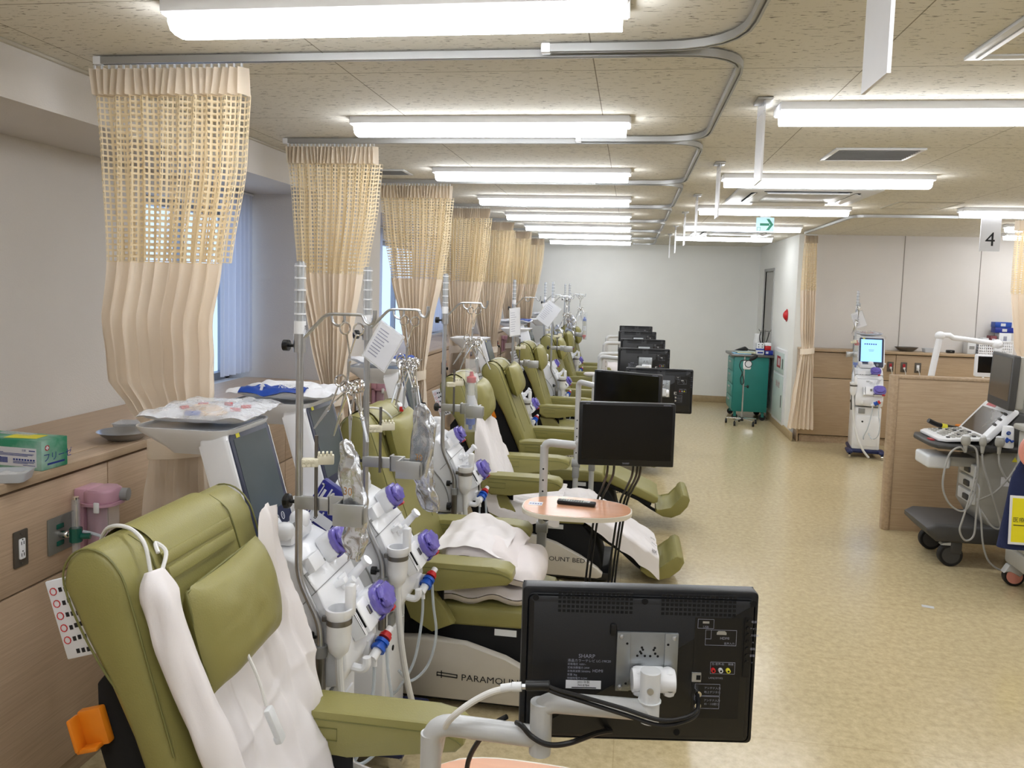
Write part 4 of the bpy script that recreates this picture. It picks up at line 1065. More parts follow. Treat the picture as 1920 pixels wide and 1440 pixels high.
    n=len(L[0]); vs=[p for l in L for p in l]; fs=[list(range(n))[::-1]]
    for q in range(5):
        for i in range(n): j=(i+1)%n; fs.append((q*n+i,q*n+j,(q+1)*n+j,(q+1)*n+i))
    fs.append(list(range(5*n,6*n)))
    MB(whitep).add(vs,fs).build('top_tray',t,ang=40)
    # IV pole
    px,py=.06,-.172
    m=MB(steel); m.tube(fillet([(px,py,1.955),(px,py,.98),(px+.075,py,.83),(px+.075,py,.74)],.05,6),.0115,12); po=m.build('drip_pole',t)
    m=MB(clearp); m.cyl((px,py,1.765),(px,py,1.95),.017,n=14); m.build('scale_sleeve',po)
    m=MB(whitep)
    for k in range(5): z=1.795+.036*k; m.cyl((px,py,z),(px,py,z+.004),.0175,n=14)
    m.cyl((px,py,1.735),(px,py,1.775),.018,n=14); m.build('scale_ring',po)['kind']='stuff'
    m=MB(ink); m.text('7E',.018,frame((px+.0185,py,1.755),(0,1,0),(0,0,1))); m.build('scale_mark',po)
    m=MB(steel); m.cyl((px,py,1.68),(px,py,1.737),.019,n=14); m.build('pole_collar',po)
    m=MB(blackp); m.cyl((px-.02,py,1.70),(px-.035,py-.0,1.70),.005).cyl((px-.035,py,1.70),(px-.052,py,1.70),.017,n=12); m.build('collar_knob',po)
    m=MB(steel)
    for dy in(-.007,.007): m.tube(fillet([(px+.01,py+dy,1.722),(px+.085,py+dy,1.80),(px+.20,py+dy,1.80),(px+.205,py+dy,1.78),(px+.225,py+dy,1.77),(px+.235,py+dy,1.79),(px+.235,py+dy,1.815)],.02,4),.0042,8)
    m.tube([(px+.10,py,1.80),(px+.105,py,1.775),(px+.125,py,1.765),(px+.14,py,1.78),(px+.14,py,1.80)],.0042,8,smooth=4); m.build('hook_arm',po)
    # clamp bar with rod and clip
    m=MB(alu); m.bb((px-.01,py-.014,1.197),(px+.10,py+.004,1.237),.003).bb((px+.10,py-.02,1.187),(px+.16,py-.008,1.247),.003).bb((px+.10,py-.02,1.187),(px+.108,py+.02,1.247),.002).bb((px+.155,py-.03,1.192),(px+.215,py-.018,1.242),.003).bb((px+.205,py-.03,1.192),(px+.215,py+.01,1.242),.002).bb((px+.150,py-.10,1.187),(px+.158,py-.018,1.247),.002).bb((px+.150,py-.108,1.184),(px+.245,py-.10,1.250),.002).bb((px+.238,py-.108,1.192),(px+.245,py-.07,1.242),.002); cb=m.build('clamp_bar',t)
    m=MB(blackp); m.cyl((px-.012,py,1.217),(px-.028,py,1.217),.006).lathe([(.018,0),(.024,.006),(.024,.018),(.016,.024)],10,X=T(px-.026,py,1.217)@R('Y',-90)); m.build('clamp_knob',cb)
    m=MB(steel_d); m.cyl((px+.065,py-.024,1.182),(px+.065,py-.024,1.432),.0055,n=10); m.build('clip_rod',cb)
    m=MB(ivory)
    Xc=T(px+.065,py-.024,1.35)@R('Z',20)
    m.box((-.018,0,0),(.05,.026,.026),.004,X=Xc).box((.028,.002,.008),(.05,.024,.03),.004,X=Xc)
    for q in range(3): m.cyl((-.035+.014*q,-.013,-.006),(-.035+.014*q,-.018,-.006),.005,n=8,X=Xc).cyl((-.035+.014*q,-.013,.007),(-.035+.014*q,-.018,.007),.005,n=8,X=Xc)
    for q in range(4): m.box((.008+.012*q,0,.026),(.007,.022,.012),.002,X=Xc)
    m.build('line_clip',cb,label='ivory tube clip')
    # pole lower bracket: socket tube and knobs
    m=MB(steel_d); m.cyl((px+.075,py,.56),(px+.075,py,.745),.016,n=14); so=m.build('pole_socket',t)
    MB(armgrey_d).cyl((px+.075,py,.73),(px+.075,py,.765),.020,n=14).build('socket_ring',so)
    for z,x in((.79,-.045),(.66,-.04)):
        MB(blackp).cyl((px+.075+x+.018,py,z),(px+.075+x,py,z),.016 if z>.7 else .022,n=9).cyl((px+.075+x+.018,py,z),(px+.06,py,z),.005).build('socket_knob',so)
    # rinse cup with steel band
    m=MB(whitep); X=T(.195,py-.002,.0)
    m.lathe([(.006,.70),(.012,.735),(.03,.755),(.038,.79),(.039,.87),(.043,.876),(.043,.893),(.035,.893),(.033,.86),(.02,.80),(.0,.79)],22,X=X,cap=False); m.box((.225,py+.014,.915),(.030,.034,.10),.009); cu=m.build('priming_cup',t)
    MB(steel_d).cyl((.195,py-.002,.845),(.195,py-.002,.862),.0405,n=24,cap=False).bb((px+.08,py-.008,.845),(.165,py+.008,.862),.002).build('cup_band',cu)
    m=MB(hosew); m.tube([(.195,py-.002,.745),(.197,py+.003,.66),(.21,py+.02,.48),(.235,py+.06,.28),(.26,py+.13,.12),(.262,py+.20,.03)],.0125,10,smooth=7); m.build('drain_hose',t)
    return t
M0=machine()
ML=[('dialysis machine directly behind the nearest chair, clear tubing pack on its tray',-1.05,2.44),
    ('dialysis machine beside the second chair, blue-banded pack on its tray',-1.04,3.03),
    ('dialysis machine between the second and third chairs, white card hung from its pole',-1.07,4.41),
    ('dialysis machine beyond the fourth chair, with nothing on its tray',-1.09,7.12),
    ('fifth dialysis machine of the row, seen behind the fifth chair',-.93,9.0),
    ('dialysis machine beyond the sixth chair, carrying a blue and white pack',-1.15,10.22),
    ('dialysis machine beside the farthest chair, tubular dialyser hanging from it',-.96,11.75),
    ('last dialysis machine of the row, against the back wall',-1.15,13.25)]
MS=[]
for i,(l,x,y) in enumerate(ML):
    if i==0: M0.location=(x,y,0); M0['label']=l; MS.append(M0)
    else: MS.append(dup(M0,(x,y,0),label=l))
MR=dup(M0,(2.80,9.80,0),rz=-99,label='dialysis machine with a lit blue screen, at the right-hand oak wall',group='dialysis machine of the right bay')
bsX=None
for ch in MR.children:
    if ch.name.startswith('monitor_housing'):
        for g in ch.children:
            if g.name.startswith('screen'):
                g.data=g.data.copy(); g.data.materials.clear(); g.data.materials.append(bluescreen)
        ar=math.atan2(.095,.33); MX=frame((-.165,.035,1.225),(0,1,0),(-math.sin(ar),0,math.cos(ar)))
        m=MB(inkb); [m.box((-.07+.024*k,.10,.0056),(.015,.014,.0006),X=MX) for k in range(6)]; m.box((0,.03,.0056),(.06,.003,.0004),X=MX); m.box((0,.015,.0056),(.05,.003,.0004),X=MX); m.build('screen_text',ch)['kind']='stuff'
# ---------------------------------------------------------------- packs on the trays
def pack(label,loc,rz,w,d,kind,seed,group='packs on the machine trays'):
    t=thing('supply_pack',label,'medical pack',loc,rz,group)
    def fn(lift,top):
        def f(u,v):
            a=2*u-1;b=2*v-1; e=max(abs(a),abs(b))
            k=max(0,1-e**4)
            x=a*w/2*(1+.05*nz(b*2,seed,1)); y=b*d/2*(1+.05*nz(a*2,seed,5))
            z=.012+.045*e**2.5*(.5+.5*nz(a*2,b*2,seed))+ (lift*k*(1+.5*nz(a*4,b*4,seed+2)) if top else -.010*k)
            return (x,y,max(.001,z+.008*nz(a*6,b*6,seed+9)*(1 if top else .4)))
        return f
    if kind=='clear':
        MB(paper).grid(24,18,fn(0,False)).build('paper_backing',t,ang=180)
        m=MB(beadb)
        for k in range(4): m.tube([( (.07-.01*k)*math.cos(q)-.03,(.05-.007*k)*math.sin(q),.026+.006*k) for q in [2*PI*j/24 for j in range(24)]],.006,6,closed=True)
        m.build('coiled_tubing',t)
        m=MB(red)
        for x,y,a in((-.06,.05,20),(.09,-.04,5),(.02,.075,-30),(-.09,-.03,70),(.10,.03,40)): m.box((x,y,.045),(.035,.012,.012),.003,X=T(0,0,0)@T(x,y,0)@R('Z',a)@T(-x,-y,0))
        m.build('red_cap',t)['kind']='stuff'
        MB(blued).box((-.05,-.055,.03),(.05,.02,.015),.004).build('blue_cap',t)
        MB(filmw).bb((-.13,.07,.052),(.05,.125,.056)).build('label_strip',t)
        MB(filmc).grid(34,26,fn(.04,True)).build('clear_film',t,ang=180)
    else:
        MB(paper).grid(24,18,fn(0,False)).build('paper_backing',t,ang=180)
        m=MB(paper); f=fn(.035,True); m.grid(34,26,f); m.build('wrapper',t,ang=180)
        if kind=='blue':
            m=MB(blued); 
            def g(u,v): p=f(.12+.62*u,.0+.36*v); return (p[0],p[1]-.004*(1-v),p[2]+.004)
            m.grid(24,10,g); bb=m.build('blue_band',t,ang=180,label='deep blue printed band')
            p=V(f(.2,.1)); m=MB(inkw); 
            m.text('NIPRISO',.026,frame(V(f(.60,.10))+V((0,0,.016)),(1,0,.0),(0,.6,.8))); 
            X=frame(V(f(.32,.12))+V((0,0,.016)),(1,0,0),(0,.6,.8)); m.add([(-.006,-.015,0),(.006,-.015,0),(.006,.004,0),(.014,.004,0),(0,.02,0),(-.014,.004,0),(-.006,.004,0)],[(0,1,2,6),(5,6,2,3,4)],None,False,X); m.build('print',t)
        if kind in('part','blue2'):
            m=MB(blued)
            a,b=((.62,.30),(.25,.7)) if kind=='part' else ((.3,.65),(.05,.9))
            m.grid(14,14,lambda u,v:(lambda p:(p[0],p[1],p[2]+.004))(f(a[0]+a[1]*u,b[0]+b[1]*v))); m.build('blue_band',t,ang=180)
    return t
pack('clear pack of blood tubing with red caps on the nearest machine tray',(-1.40,2.50,1.412),6,.36,.37,'clear',1)
pack('blue and white pack lying across the tray of the second machine',(-1.37,3.07,1.412),2,.42,.33,'blue',2)
pack('white pack with one blue corner on the tray behind the info card',(-1.42,4.46,1.412),-6,.36,.30,'part',5)
pack('blue and white pack on a tray beyond the fifth chair',(-1.48,10.26,1.412),4,.42,.32,'blue2',6)
pack('flat white pack with a blue mark on the last tray by the back wall',(-1.47,13.28,1.412),5,.36,.30,'part',7)
pack('clear pack of tubing on top of the lit machine at the right wall',(2.86,10.13,1.412),81,.3,.3,'clear',8)
# ---------------------------------------------------------------- forceps
def forceps():
    t=thing('forceps','','forceps',(0,0,0))
    m=MB(chrome)
    for sg in(-1,1):
        m.tube([(0+sg*.020+.015*math.cos(q),.0,-.018+.018*math.sin(q)) for q in [2*PI*j/14 for j in range(14)]],.0028,6,closed=True)
        m.tube([(sg*.015,0,-.035),(sg*.006,.0,-.07),(-sg*.002,sg*.002,-.105),(-sg*.003,sg*.001,-.12)],.003,6,smooth=3)
    m.build('finger_grips',t)
    m=MB(steel)
    m.tube([(-.002,0,-.115),(-.001,0,-.185)],lambda u:.004-.0022*u,6); m.tube([(.002,0,-.115),(.001,0,-.185)],lambda u:.004-.0022*u,6); m.cyl((0,-.005,-.112),(0,.005,-.112),.005,n=10)
    m.build('jaws',t); return t
F0=forceps(); ff=[True]
def clamp(pos,rx,ry,rz,label,group):
    rot=(math.radians(rx),math.radians(ry),math.radians(rz))
    if ff[0]:
        F0.location=pos; F0.rotation_euler=rot; F0['label']=label; F0['group']=group; ff[0]=False; return
    dup(F0,pos,rot=rot,label=label,group=group)
def cluster(mx,my,n,where,seed,rz=0,dx=.225,s=1):
    r=random.Random(seed); a=math.radians(rz)
    def W(x,y,z): return (mx+x*math.cos(a)-y*math.sin(a),my+x*math.sin(a)+y*math.cos(a),z)
    g='steel forceps on the pole of '+where
    clamp(W(dx,-.172,1.775),0,4,rz+10,'single steel forceps hung from the drip hook of '+where,g)
    for k in range(n):
        ang=(-28+56*k/(n-1))+r.uniform(-8,8)
        clamp(W(dx+.002+.006*(k-n/2),-.172+r.uniform(-.018,.018),1.625-r.uniform(0,.03)),r.uniform(-12,12),-ang,rz+r.uniform(-50,50),'steel forceps in the bunch below the drip hook of '+where,g+', in the bunch')
cluster(-1.05,2.44,5,'the nearest machine',1)
cluster(-1.04,3.03,6,'the second machine',2)
cluster(-1.07,4.41,5,'the third machine',3)
cluster(-.93,9.0,4,'the fifth machine',5)
cluster(-.96,11.75,4,'the machine by the last chair',6)
cluster(2.80,9.80,3,'the lit machine',7,rz=-99)
# ---------------------------------------------------------------- hung cards
def card(label,pos,rot,w=.15,h=.21,lines=9):
    t=thing('info_card',label,'laminated card',pos); t.rotation_euler=[math.radians(v) for v in rot]
    MB(filmw).bb((-w/2-.006,-.0015,-h-.006),(w/2+.006,.0015,.006)).build('laminate',t)
    MB(paper).bb((-w/2,-.0022,-h),(w/2,.0022,0)).build('paper',t)
    m=MB(inkg)
    for k in range(lines):
        ww=w*(.4+.35*abs(nz(k*1.7,lines,3)))
        m.bb((-w*.42,-.0028,-h*.16-k*h*.085),(-w*.42+ww,-.0024,-h*.16-k*h*.085+.0035))
    m.build('text_lines',t); return t
card('laminated white info card hanging tilted from the pole of the second machine',(-.872,2.825,1.725),(0,31,-12),.105,.15)
card('laminated card seen nearly edge-on, hanging from the pole beyond the fourth chair',(-1.02,6.92,1.70),(0,-4,62),.15,.24)
card('small laminated card hung from the far pole beside the fifth curtain',(-1.06,10.02,1.70),(0,-20,30),.15,.22)
card('large laminated card turned to the camera among the far drip poles',(-.84,8.80,1.70),(0,35,-8),.17,.25)
card('small laminated card hanging from the pole of the lit machine',(2.60,9.72,1.70),(0,-22,6),.13,.18)
# ---------------------------------------------------------------- foil bags, dialysers, blue pouch
def foilbag(label,pts,w,seed,group,prt='30'):
    t=thing('foil_bag',label,'foil bag',(0,0,0),0,group)
    P=catmull([V(p) for p in pts],14); N=len(P)
    def fn(u,v):
        k=min(N-1,int(round(v*(N-1)))); p=P[k]; a=2*PI*u
        sq=math.copysign(abs(math.cos(a))**.7,math.cos(a)); ww=w*(1-.10*math.sin(v*8+seed)*.5)*min(1,.30+v*3.2)*min(1,.55+(1-v)*3)
        th=.018*math.sin(PI*min(1,max(0,v)))**.5+.004
        return (p.x+ww*sq+.014*nz(v*7,a*1.2,seed),p.y+th*math.sin(a)-.35*ww*sq+.012*nz(v*9,a*2,seed+3)+.005*nz(v*16,a*3,seed+5),p.z+.012*nz(v*5,a,seed+7))
    MB(foil).grid(30,N-1,fn,cu=True).build('foil_pouch',t,ang=180)
    if prt:
        m=MB(mat('tan_print',(178,128,72),.5,var=.05) if 'tan_print' not in MATS else MATS['tan_print']); k=int(N*.42); p=P[k]
        m.text(prt,.034,frame((p.x,p.y-.045,p.z),(1,-.35,0),(0,0,1)))
        m.build('print',t)
    return t
foilbag('tall silver foil bag clipped to the clamp bar of the nearest machine',[(-.821,2.23,1.427),(-.815,2.23,1.355),(-.795,2.225,1.242),(-.791,2.225,1.144),(-.80,2.23,1.061)],.040,1,'silver foil bags on the machines')
foilbag('long silver foil bag hanging beside the second chair',[(-.752,2.82,1.455),(-.745,2.82,1.369),(-.748,2.815,1.207),(-.730,2.815,1.128),(-.705,2.82,1.05)],.043,2,'silver foil bags on the machines')
foilbag('crumpled silver bag hanging beside the seventh chair',[(-.92,10.0,1.42),(-.90,10.0,1.3),(-.91,10.0,1.18),(-.90,10.0,1.05)],.06,4,'silver foil bags on the machines','')
foilbag('crumpled silver bag beside the pole with the tubular dialyser',[(-.86,11.5,1.50),(-.85,11.5,1.38),(-.87,11.5,1.25),(-.85,11.5,1.08)],.07,5,'silver foil bags on the machines','')
def dialyser(label,loc,top,bot,group='tubular dialysers'):
    t=thing('dialyser',label,'dialyser',loc,0,group)
    MB(clearp).cyl((0,0,-.11),(0,0,.11),.021,n=18).build('clear_tube',t)
    MB(ivory).cyl((0,0,-.105),(0,0,.105),.0175,n=16).build('fibre_bundle',t)
    m=MB(top); m.lathe([(.024,.10),(.026,.105),(.026,.13),(.012,.137),(.009,.16)],18); m.build('upper_cap',t)
    m=MB(bot); m.lathe([(.009,-.16),(.012,-.137),(.026,-.13),(.026,-.105),(.024,-.10)],18); m.build('lower_cap',t)
    m=MB(paper); m.cyl((0,0,-.04),(0,0,.03),.0214,n=18,cap=False); m.build('label',t)
    MB(clearp).grid(20,10,lambda u,v:((.034+.006*nz(v*4,u*5,2))*math.cos(2*PI*u),(.034+.006*nz(v*4,u*5,5))*math.sin(2*PI*u),-.17+.40*v),cu=True).build('film_sleeve',t)
    return t
dialyser('bagged dialyser tube with a red-orange cap clipped to the third machine',(-.85,4.22,1.265),red,blue)
dialyser('small dialyser with blue top cap hanging free at the farthest machines',(-.66,11.45,1.32),blue,red)
dialyser('dialyser with a red cap clipped to the pole of the lit machine',(2.62,9.70,1.22),red,blue)
def bluepouch(label,loc,rz,ry):
    t=thing('printed_pouch',label,'pouch',loc,0,'navy printed pouches'); t.rotation_euler=(0,math.radians(ry),math.radians(rz))
    MB(mat('navy_print',(32,36,122),.4,var=.06) if 'navy_print' not in MATS else MATS['navy_print']).box((0,0,0),(.13,.035,.17),.012).build('pouch_body',t)
    m=MB(inkw); X=frame((0,-.0182,0),(1,0,0),(0,0,1))@R('Z',90)
    for y0,y1,w0,w1 in((.045,.049,-.07,.07),(.030,.040,-.075,.055),(.012,.020,-.075,.0),(.012,.018,.01,.07),(-.008,-.002,-.07,-.02)): m.bb((w0,y0,0),(w1,y1,.0006),X=X)
    m.bb((-.07,.045,0),(-.064,.058,.0006),X=X).bb((.064,.045,0),(.07,.058,.0006),X=X).cyl((.004,.016,0),(.004,.016,.0006),.007,n=12,X=X); m.build('print',t)['kind']='stuff'
    MB(paper).bb((-.03,-.019,-.07),(.055,-.0185,-.03)).build('white_label',t)
    m=MB(ink); m.text('3',.03,frame((-.012,-.0195,-.05),(1,0,0),(0,0,1))); m.build('numeral',t)
bluepouch('navy printed pouch with a white label standing behind the nearest machine',(-1.06,2.68,1.085),0,32)
bluepouch('navy pouch in the wire holder at the side of the third machine',(-1.19,4.225,.98),10,5)
t=thing('wire_holder','white wire holder on the side of the third machine','wire holder',(-1.19,4.235,.95))
m=MB(whitep); 
for x in(-.07,.07): m.tube([(x,0,.08),(x,-.05,.07),(x,-.05,-.10),(x,0.02,-.10)],.003,6)
m.tube([(-.07,-.05,.07),(.07,-.05,.07)],.003,6).tube([(-.07,-.05,-.1),(.07,-.05,-.1)],.003,6).tube([(-.07,-.05,-.02),(.07,-.05,-.02)],.003,6); m.build('wire_frame',t)
# ---------------------------------------------------------------- bedside TV posts, tables and televisions
TV0=[]
def tv(label,loc,rz,group='bedside televisions on swing arms'):
    if TV0: return dup(TV0[0],loc,rz,label=label)
    t=thing('television',label,'television',loc,rz,group)
    W,Hh=.445,.298; B=frame((0,0,0),(1,0,0),(0,0,1))  # local x, z-up; out of screen back = -y
    # back shell faces local -y, screen faces +y
    m=MB(tvback); m.prism(rrect(W,Hh,.010,4),-.022,.010,X=B,bev=.004); m.prism(rrect(W*.955,Hh*.93,.012,4),.010,.028,X=B,bev=.012,seg=2)
    b=m.build('rear_shell',t)
    m=MB(blackp); m.bb((-W/2+.002,.0205,-Hh/2+.002),(W/2-.002,.024,Hh/2-.002),.001); bz=m.build('front_bezel',t)
    MB(screenb).bb((-W/2+.014,.0238,-Hh/2+.03),(W/2-.014,.0252,Hh/2-.013)).build('screen',bz)
    m=MB(inkg); m.text('SHARP',.011,frame((0,.0247,-Hh/2+.013),(-1,0,0),(0,0,1))).text('AQUOS',.006,frame((.185,.0247,Hh/2-.008),(-1,0,0),(0,0,1))); m.bb((-.2,.0242,Hh/2-.0085),(-.165,.0246,Hh/2-.0065)); m.build('front_lettering',bz)
    ZU=T(0,0,.02); NB=len(bpy.data.objects)
    # vents
    for x0 in(-.156,.036):
        m=MB(blackm)
        for i in range(17):
            for j in range(5): m.bb((x0+i*.0083,-.0288,.090+j*.0085),(x0+i*.0083+.0055,-.0279,.0952+j*.0085))
        m.build('vent_grille',b,loc=(0,0,.018))
    m=MB(blackm)
    for x,z in((-.198,.122),(.005,.12),(.207,.122),(-.055,-.132),(.075,-.132)): m.cyl((x,-.0285,z),(x,-.027,z),.006,n=12)
    m.build('screw_recess',b,loc=(0,0,.012))['kind']='stuff'
    MB(blackp).bb((.10,-.0286,-.112),(.188,-.0279,.083),.0).build('port_panel',b,loc=(0,0,.022)); MB(blackp).bb((.193,-.029,-.03),(.205,-.0279,.085)).build('button_strip',b,loc=(0,0,.022)); MB(blackp).bb((-.058,-.036,.062),(-.046,-.028,.085),.003).build('cable_hook',b,loc=(0,0,.005))
    m=MB(inkg)
    def rect(x0,z0,x1,z1,w=.0006):
        for a,c in(((x0,z0),(x1,z0+w)),((x0,z1-w),(x1,z1)),((x0,z0),(x0+w,z1)),((x1-w,z0),(x1,z1))): m.bb((a[0],-.0291,a[1]),(c[0],-.0287,c[1]))
    rect(.105,.060,.135,.078);rect(.12,.028,.178,.058);rect(.132,-.027,.178,-.004);rect(.105,-.07,.152,-.047);rect(.105,-.095,.152,-.071); rect(.12,.04,.131,.058)
    def tx(s,sz,x,z,al='CENTER'): m.text(s,sz,frame((x,-.0292,z),(1,0,0),(0,0,1)),None,al)
    tx('USB',.006,.12,.063); tx('HDMI',.007,.156,.042); tx('音声入力',.005,.165,.032); tx('LAN(10/100)',.005,.143,-.035); tx('左-音声-右',.005,.146,-.008);tx('映像',.005,.17,-.008); tx('アンテナ入力',.0052,.138,-.055);tx('地上デジタル',.0052,.138,-.063);tx('アンテナ入力',.0052,.138,-.079);tx('BS・110度CS',.005,.138,-.086)
    tx('SHARP',.0105,-.115,-.0,'LEFT'); tx('液晶カラーテレビ LC-19K20',.0065,-.135,-.009,'LEFT')
    for k,s in enumerate(['定格電圧 100V~','定格消費電力 34W','定格周波数 50/60Hz','質量 3kg','待機時電力 0.2W']): tx(s,.005,-.135,-.016-.0068*k,'LEFT')
    tx('HDMI',.008,-.078,-.028); tx('2021年製',.006,-.135+.03,-.0575) if False else None
    for k in range(7): tx(['電源','チャン','入力切換','∧','選局','音量','∨'][k],.005,.209,.075-.013*k)
    m.build('rear_lettering',b,loc=(0,0,.024))['kind']='stuff'
    m=MB(paper); m.bb((-.137,-.0292,-.071),(-.071,-.0287,-.055)); st=m.build('serial_sticker',b,loc=(0,0,.032))
    m=MB(ink); m.text('2021年製',.0058,frame((-.104,-.0296,-.0583),(1,0,0),(0,0,1))).text('7418784',.0064,frame((-.104,-.0296,-.0645),(1,0,0),(0,0,1))).bb((-.126,-.0295,-.0698),(-.08,-.0292,-.0680)); m.build('serial_print',st)
    # sockets
    for x,c in((.137,red),(.151,inkw),(.165,yellow)):
        MB(c).cyl((x,-.028,-.019),(x,-.034,-.019),.0042,n=12).cyl((x,-.0341,-.019),(x,-.0344,-.019),.002,n=8,m=blackm).build('av_socket',b,loc=(0,0,.024))
    m=MB(alu); m.bb((.098,-.032,-.042),(.115,-.028,-.025)); m.bb((.106,-.0325,-.038),(.114,-.0318,-.029),0,blackm); m.build('lan_socket',b,loc=(0,0,.024))
    m=MB(alu); m.prism([(-.009,-.003),(.009,-.003),(.009,.001),(.006,.004),(-.006,.004),(-.009,.001)],-.0296,-.0288,X=T(.15,0,.052)@Matrix(((1,0,0,0),(0,0,1,0),(0,1,0,0),(0,0,0,1)))); m.bb((.114,-.0296,.070),(.126,-.0289,.074)); m.build('hdmi_port',b,loc=(0,0,.024))
    for z in(-.061,-.083): MB(chrome).cyl((.109,-.028,z),(.109,-.042,z),.006,n=12).build('antenna_plug',b,loc=(0,0,.024))
    for k in range(7): MB(blackp).cyl((.199,-.029,.075-.013*k),(.199,-.0315,.075-.013*k),.004,n=10).build('side_button',b,loc=(0,0,.024))
    # steel mounting plate and tilt neck
    m=MB(galv); m.bb((-.045,-.0335,-.058),(.069,-.029,.055),.001); m.bb((-.045,-.036,-.058),(-.02,-.0332,.055),.001).bb((.044,-.036,-.058),(.069,-.0332,.055),.001); p=m.build('mounting_plate',t,loc=(0,0,.02))
    m=MB(blackm)
    for x,z in((-.026,.034),(.050,.034),(-.026,-.043),(.004,.022),(.001,.015),(-.001,.018),(.024,.022),(.027,.015),(.002,.026),(.026,.026),(-.006,.010),(.008,.010),(.018,.010),(.032,.010)): m.cyl((x,-.0362 if abs(x-.012)>.03 else -.0338,z),(x,-.033,z),.0024,n=8)
    m.build('plate_hole',p)['kind']='stuff'
    for x,z in((-.037,.047),(.061,.047),(-.037,-.05),(.061,-.05)): MB(steel).ell((x,-.037,z),(.0045,.003,.0045),10).build('plate_screw',p)
    m=MB(whitep); m.cyl((-.018,-.055,-.018),(.06,-.055,-.018),.021,n=18).box((-.003,-.052,-.021),(.03,.035,.05),.01).box((.05,-.052,-.021),(.024,.035,.05),.01).bb((-.0,-.05,-.035),(.045,-.03,.0),.006); n=m.build('tilt_head',t,loc=(0,0,.012))
    m=MB(steel)
    for x in(-.003,.05): m.cyl((x,-.070,-.026),(x,-.0725,-.026),.006,n=12)
    m.build('bolt',n)
    TV0.append(t); return t
def stand(label,loc,elbow,head,ztop,table=None,r=.026,group='bedside television posts'):
    # loc: post foot; elbow/head: world points of the swing arm joints
    t=thing('television_post',label,'television stand',loc,0,group)
    L=lambda p:V(p)-V(loc)
    m=MB(armgrey); m.cyl((0,0,.03),(0,0,ztop-.02),r,n=20); m.build('post',t)
    m=MB(armgrey_d); m.box((0,0,.02),(.20,.16,.04),.012); m.build('base_plate',t)
    m=MB(armgrey_d); m.cyl((-.03,0,.62),(.03,0,.62),.032,n=20).box((0,0,.56),(.05,.045,.10),.01); m.build('tilt_joint',t)
    m=MB(blackm)
    for k in range(5): m.cyl((0,-r-.0008,.70+.06*k),(0,-r+.004,.70+.06*k),.005,n=10)
    m.build('height_hole',t)
    e=L(elbow); hd=L(head); z1=ztop-.0
    ze=elbow[2]
    m=MB(armgrey); m.tube(fillet([(0,0,z1-.10),(0,0,z1),(e.x,e.y,z1)],.045,8),r*.98,18); m.ell((e.x,e.y,z1),(r,r,r),16); m.build('lower_arm',t)
    m=MB(armgrey); m.cyl((e.x,e.y,z1-.03),(e.x,e.y,ze),r*1.02,n=18); m.tube(fillet([(e.x,e.y,z1+.01),(e.x,e.y,ze),(hd.x,hd.y,ze)],.035,7),r*.92,18); m.build('upper_arm',t)
    m=MB(whitep2); m.cyl((hd.x,hd.y,ze-r*.95),(hd.x,hd.y,head[2]),r*.92,n=18).cyl((hd.x,hd.y,ze+r*.9),(hd.x,hd.y,ze+r),r*1.05,n=18); nk=m.build('neck',t)
    MB(steel).cyl((hd.x,hd.y-r*.92,ze+.045),(hd.x,hd.y-r*1.02,ze+.045),.006,n=12).build('bolt',nk)
    return t
def table(label,loc,group='bedside tables'):
    t=thing('bedside_table',label,'side table',loc,0,group)
    pts=[]
    for k in range(48):
        a=2*PI*k/48; c,s_=math.cos(a),math.sin(a)
        pts.append((.275*math.copysign(abs(c)**.75,c),.185*math.copysign(abs(s_)**.8,s_)*(1-.12*c)))
    MB(tableedge).prism(pts,-.022,0,bev=.006,seg=3).build('edge_band',t,ang=50)
    MB(tabletop).prism([(x*.975,y*.965) for x,y in pts],0,.0012).build('top_surface',t)
    m=MB(armgrey_d); m.bb((-.22,-.03,-.045),(-.08,.03,-.022),.004); m.build('support_bracket',t)
    MB(blackp).cyl((-.15,-.05,-.05),(-.15,-.03,-.05),.02,n=12).build('lock_knob',t)
    m=MB(paper); m.bb((-.245,-.02,.0012),(-.175,.045,.0016)); s_=m.build('sticker',t)
    m=MB(inkb)
    for k in range(5): m.box((-.235+.013*k,.01+.012*nz(k,3),.0019),(.008,.012,.0006))
    m.build('sticker_print',s_)
    return t
# post 1 (nearest) and its television
P1=(-.342,1.395,0)
stand('light grey swing-arm post nearest the camera, carrying the big foreground television',P1,(-.134,1.388,1.141),(.061,1.397,1.215),1.073,r=.020)
TV1=tv('black television seen from behind in the foreground, nearest the camera',(.038,1.475,1.19),8.4)
table('pinkish wood bedside table just entering the bottom edge of the picture',(-.17,1.58,.785))
P2=(-.425,4.11,0)
stand('light grey post beside the remote-control table, arm behind the front-facing television',P2,(-.24,4.06,1.10),(.01,3.80,1.16),1.08,r=.022)
tv('black television facing the camera above the table with the remote control',(.0,3.69,1.225),188)
t2=table('pinkish oval bedside table with a remote control on it',(-.23,3.90,.80))
t=thing('remote_control','black remote control lying on the pinkish oval table','remote control',(-.235,3.935,.8014),-6)
MB(blackp).box((0,0,.011),(.195,.045,.020),.006).build('case',t)
m=MB(mat('pale_buttons',(196,206,196),.5,var=.08))
for i in range(12):
    for j in range(3):
        if (i*7+j*3)%5: m.box((-.075+.0125*i,-.012+.012*j,.0216),(.008,.007,.002),.001)
m.build('buttons',t)
MB(alu).box((.055,0,.0215),(.03,.022,.002),.001).build('dial_pad',t)
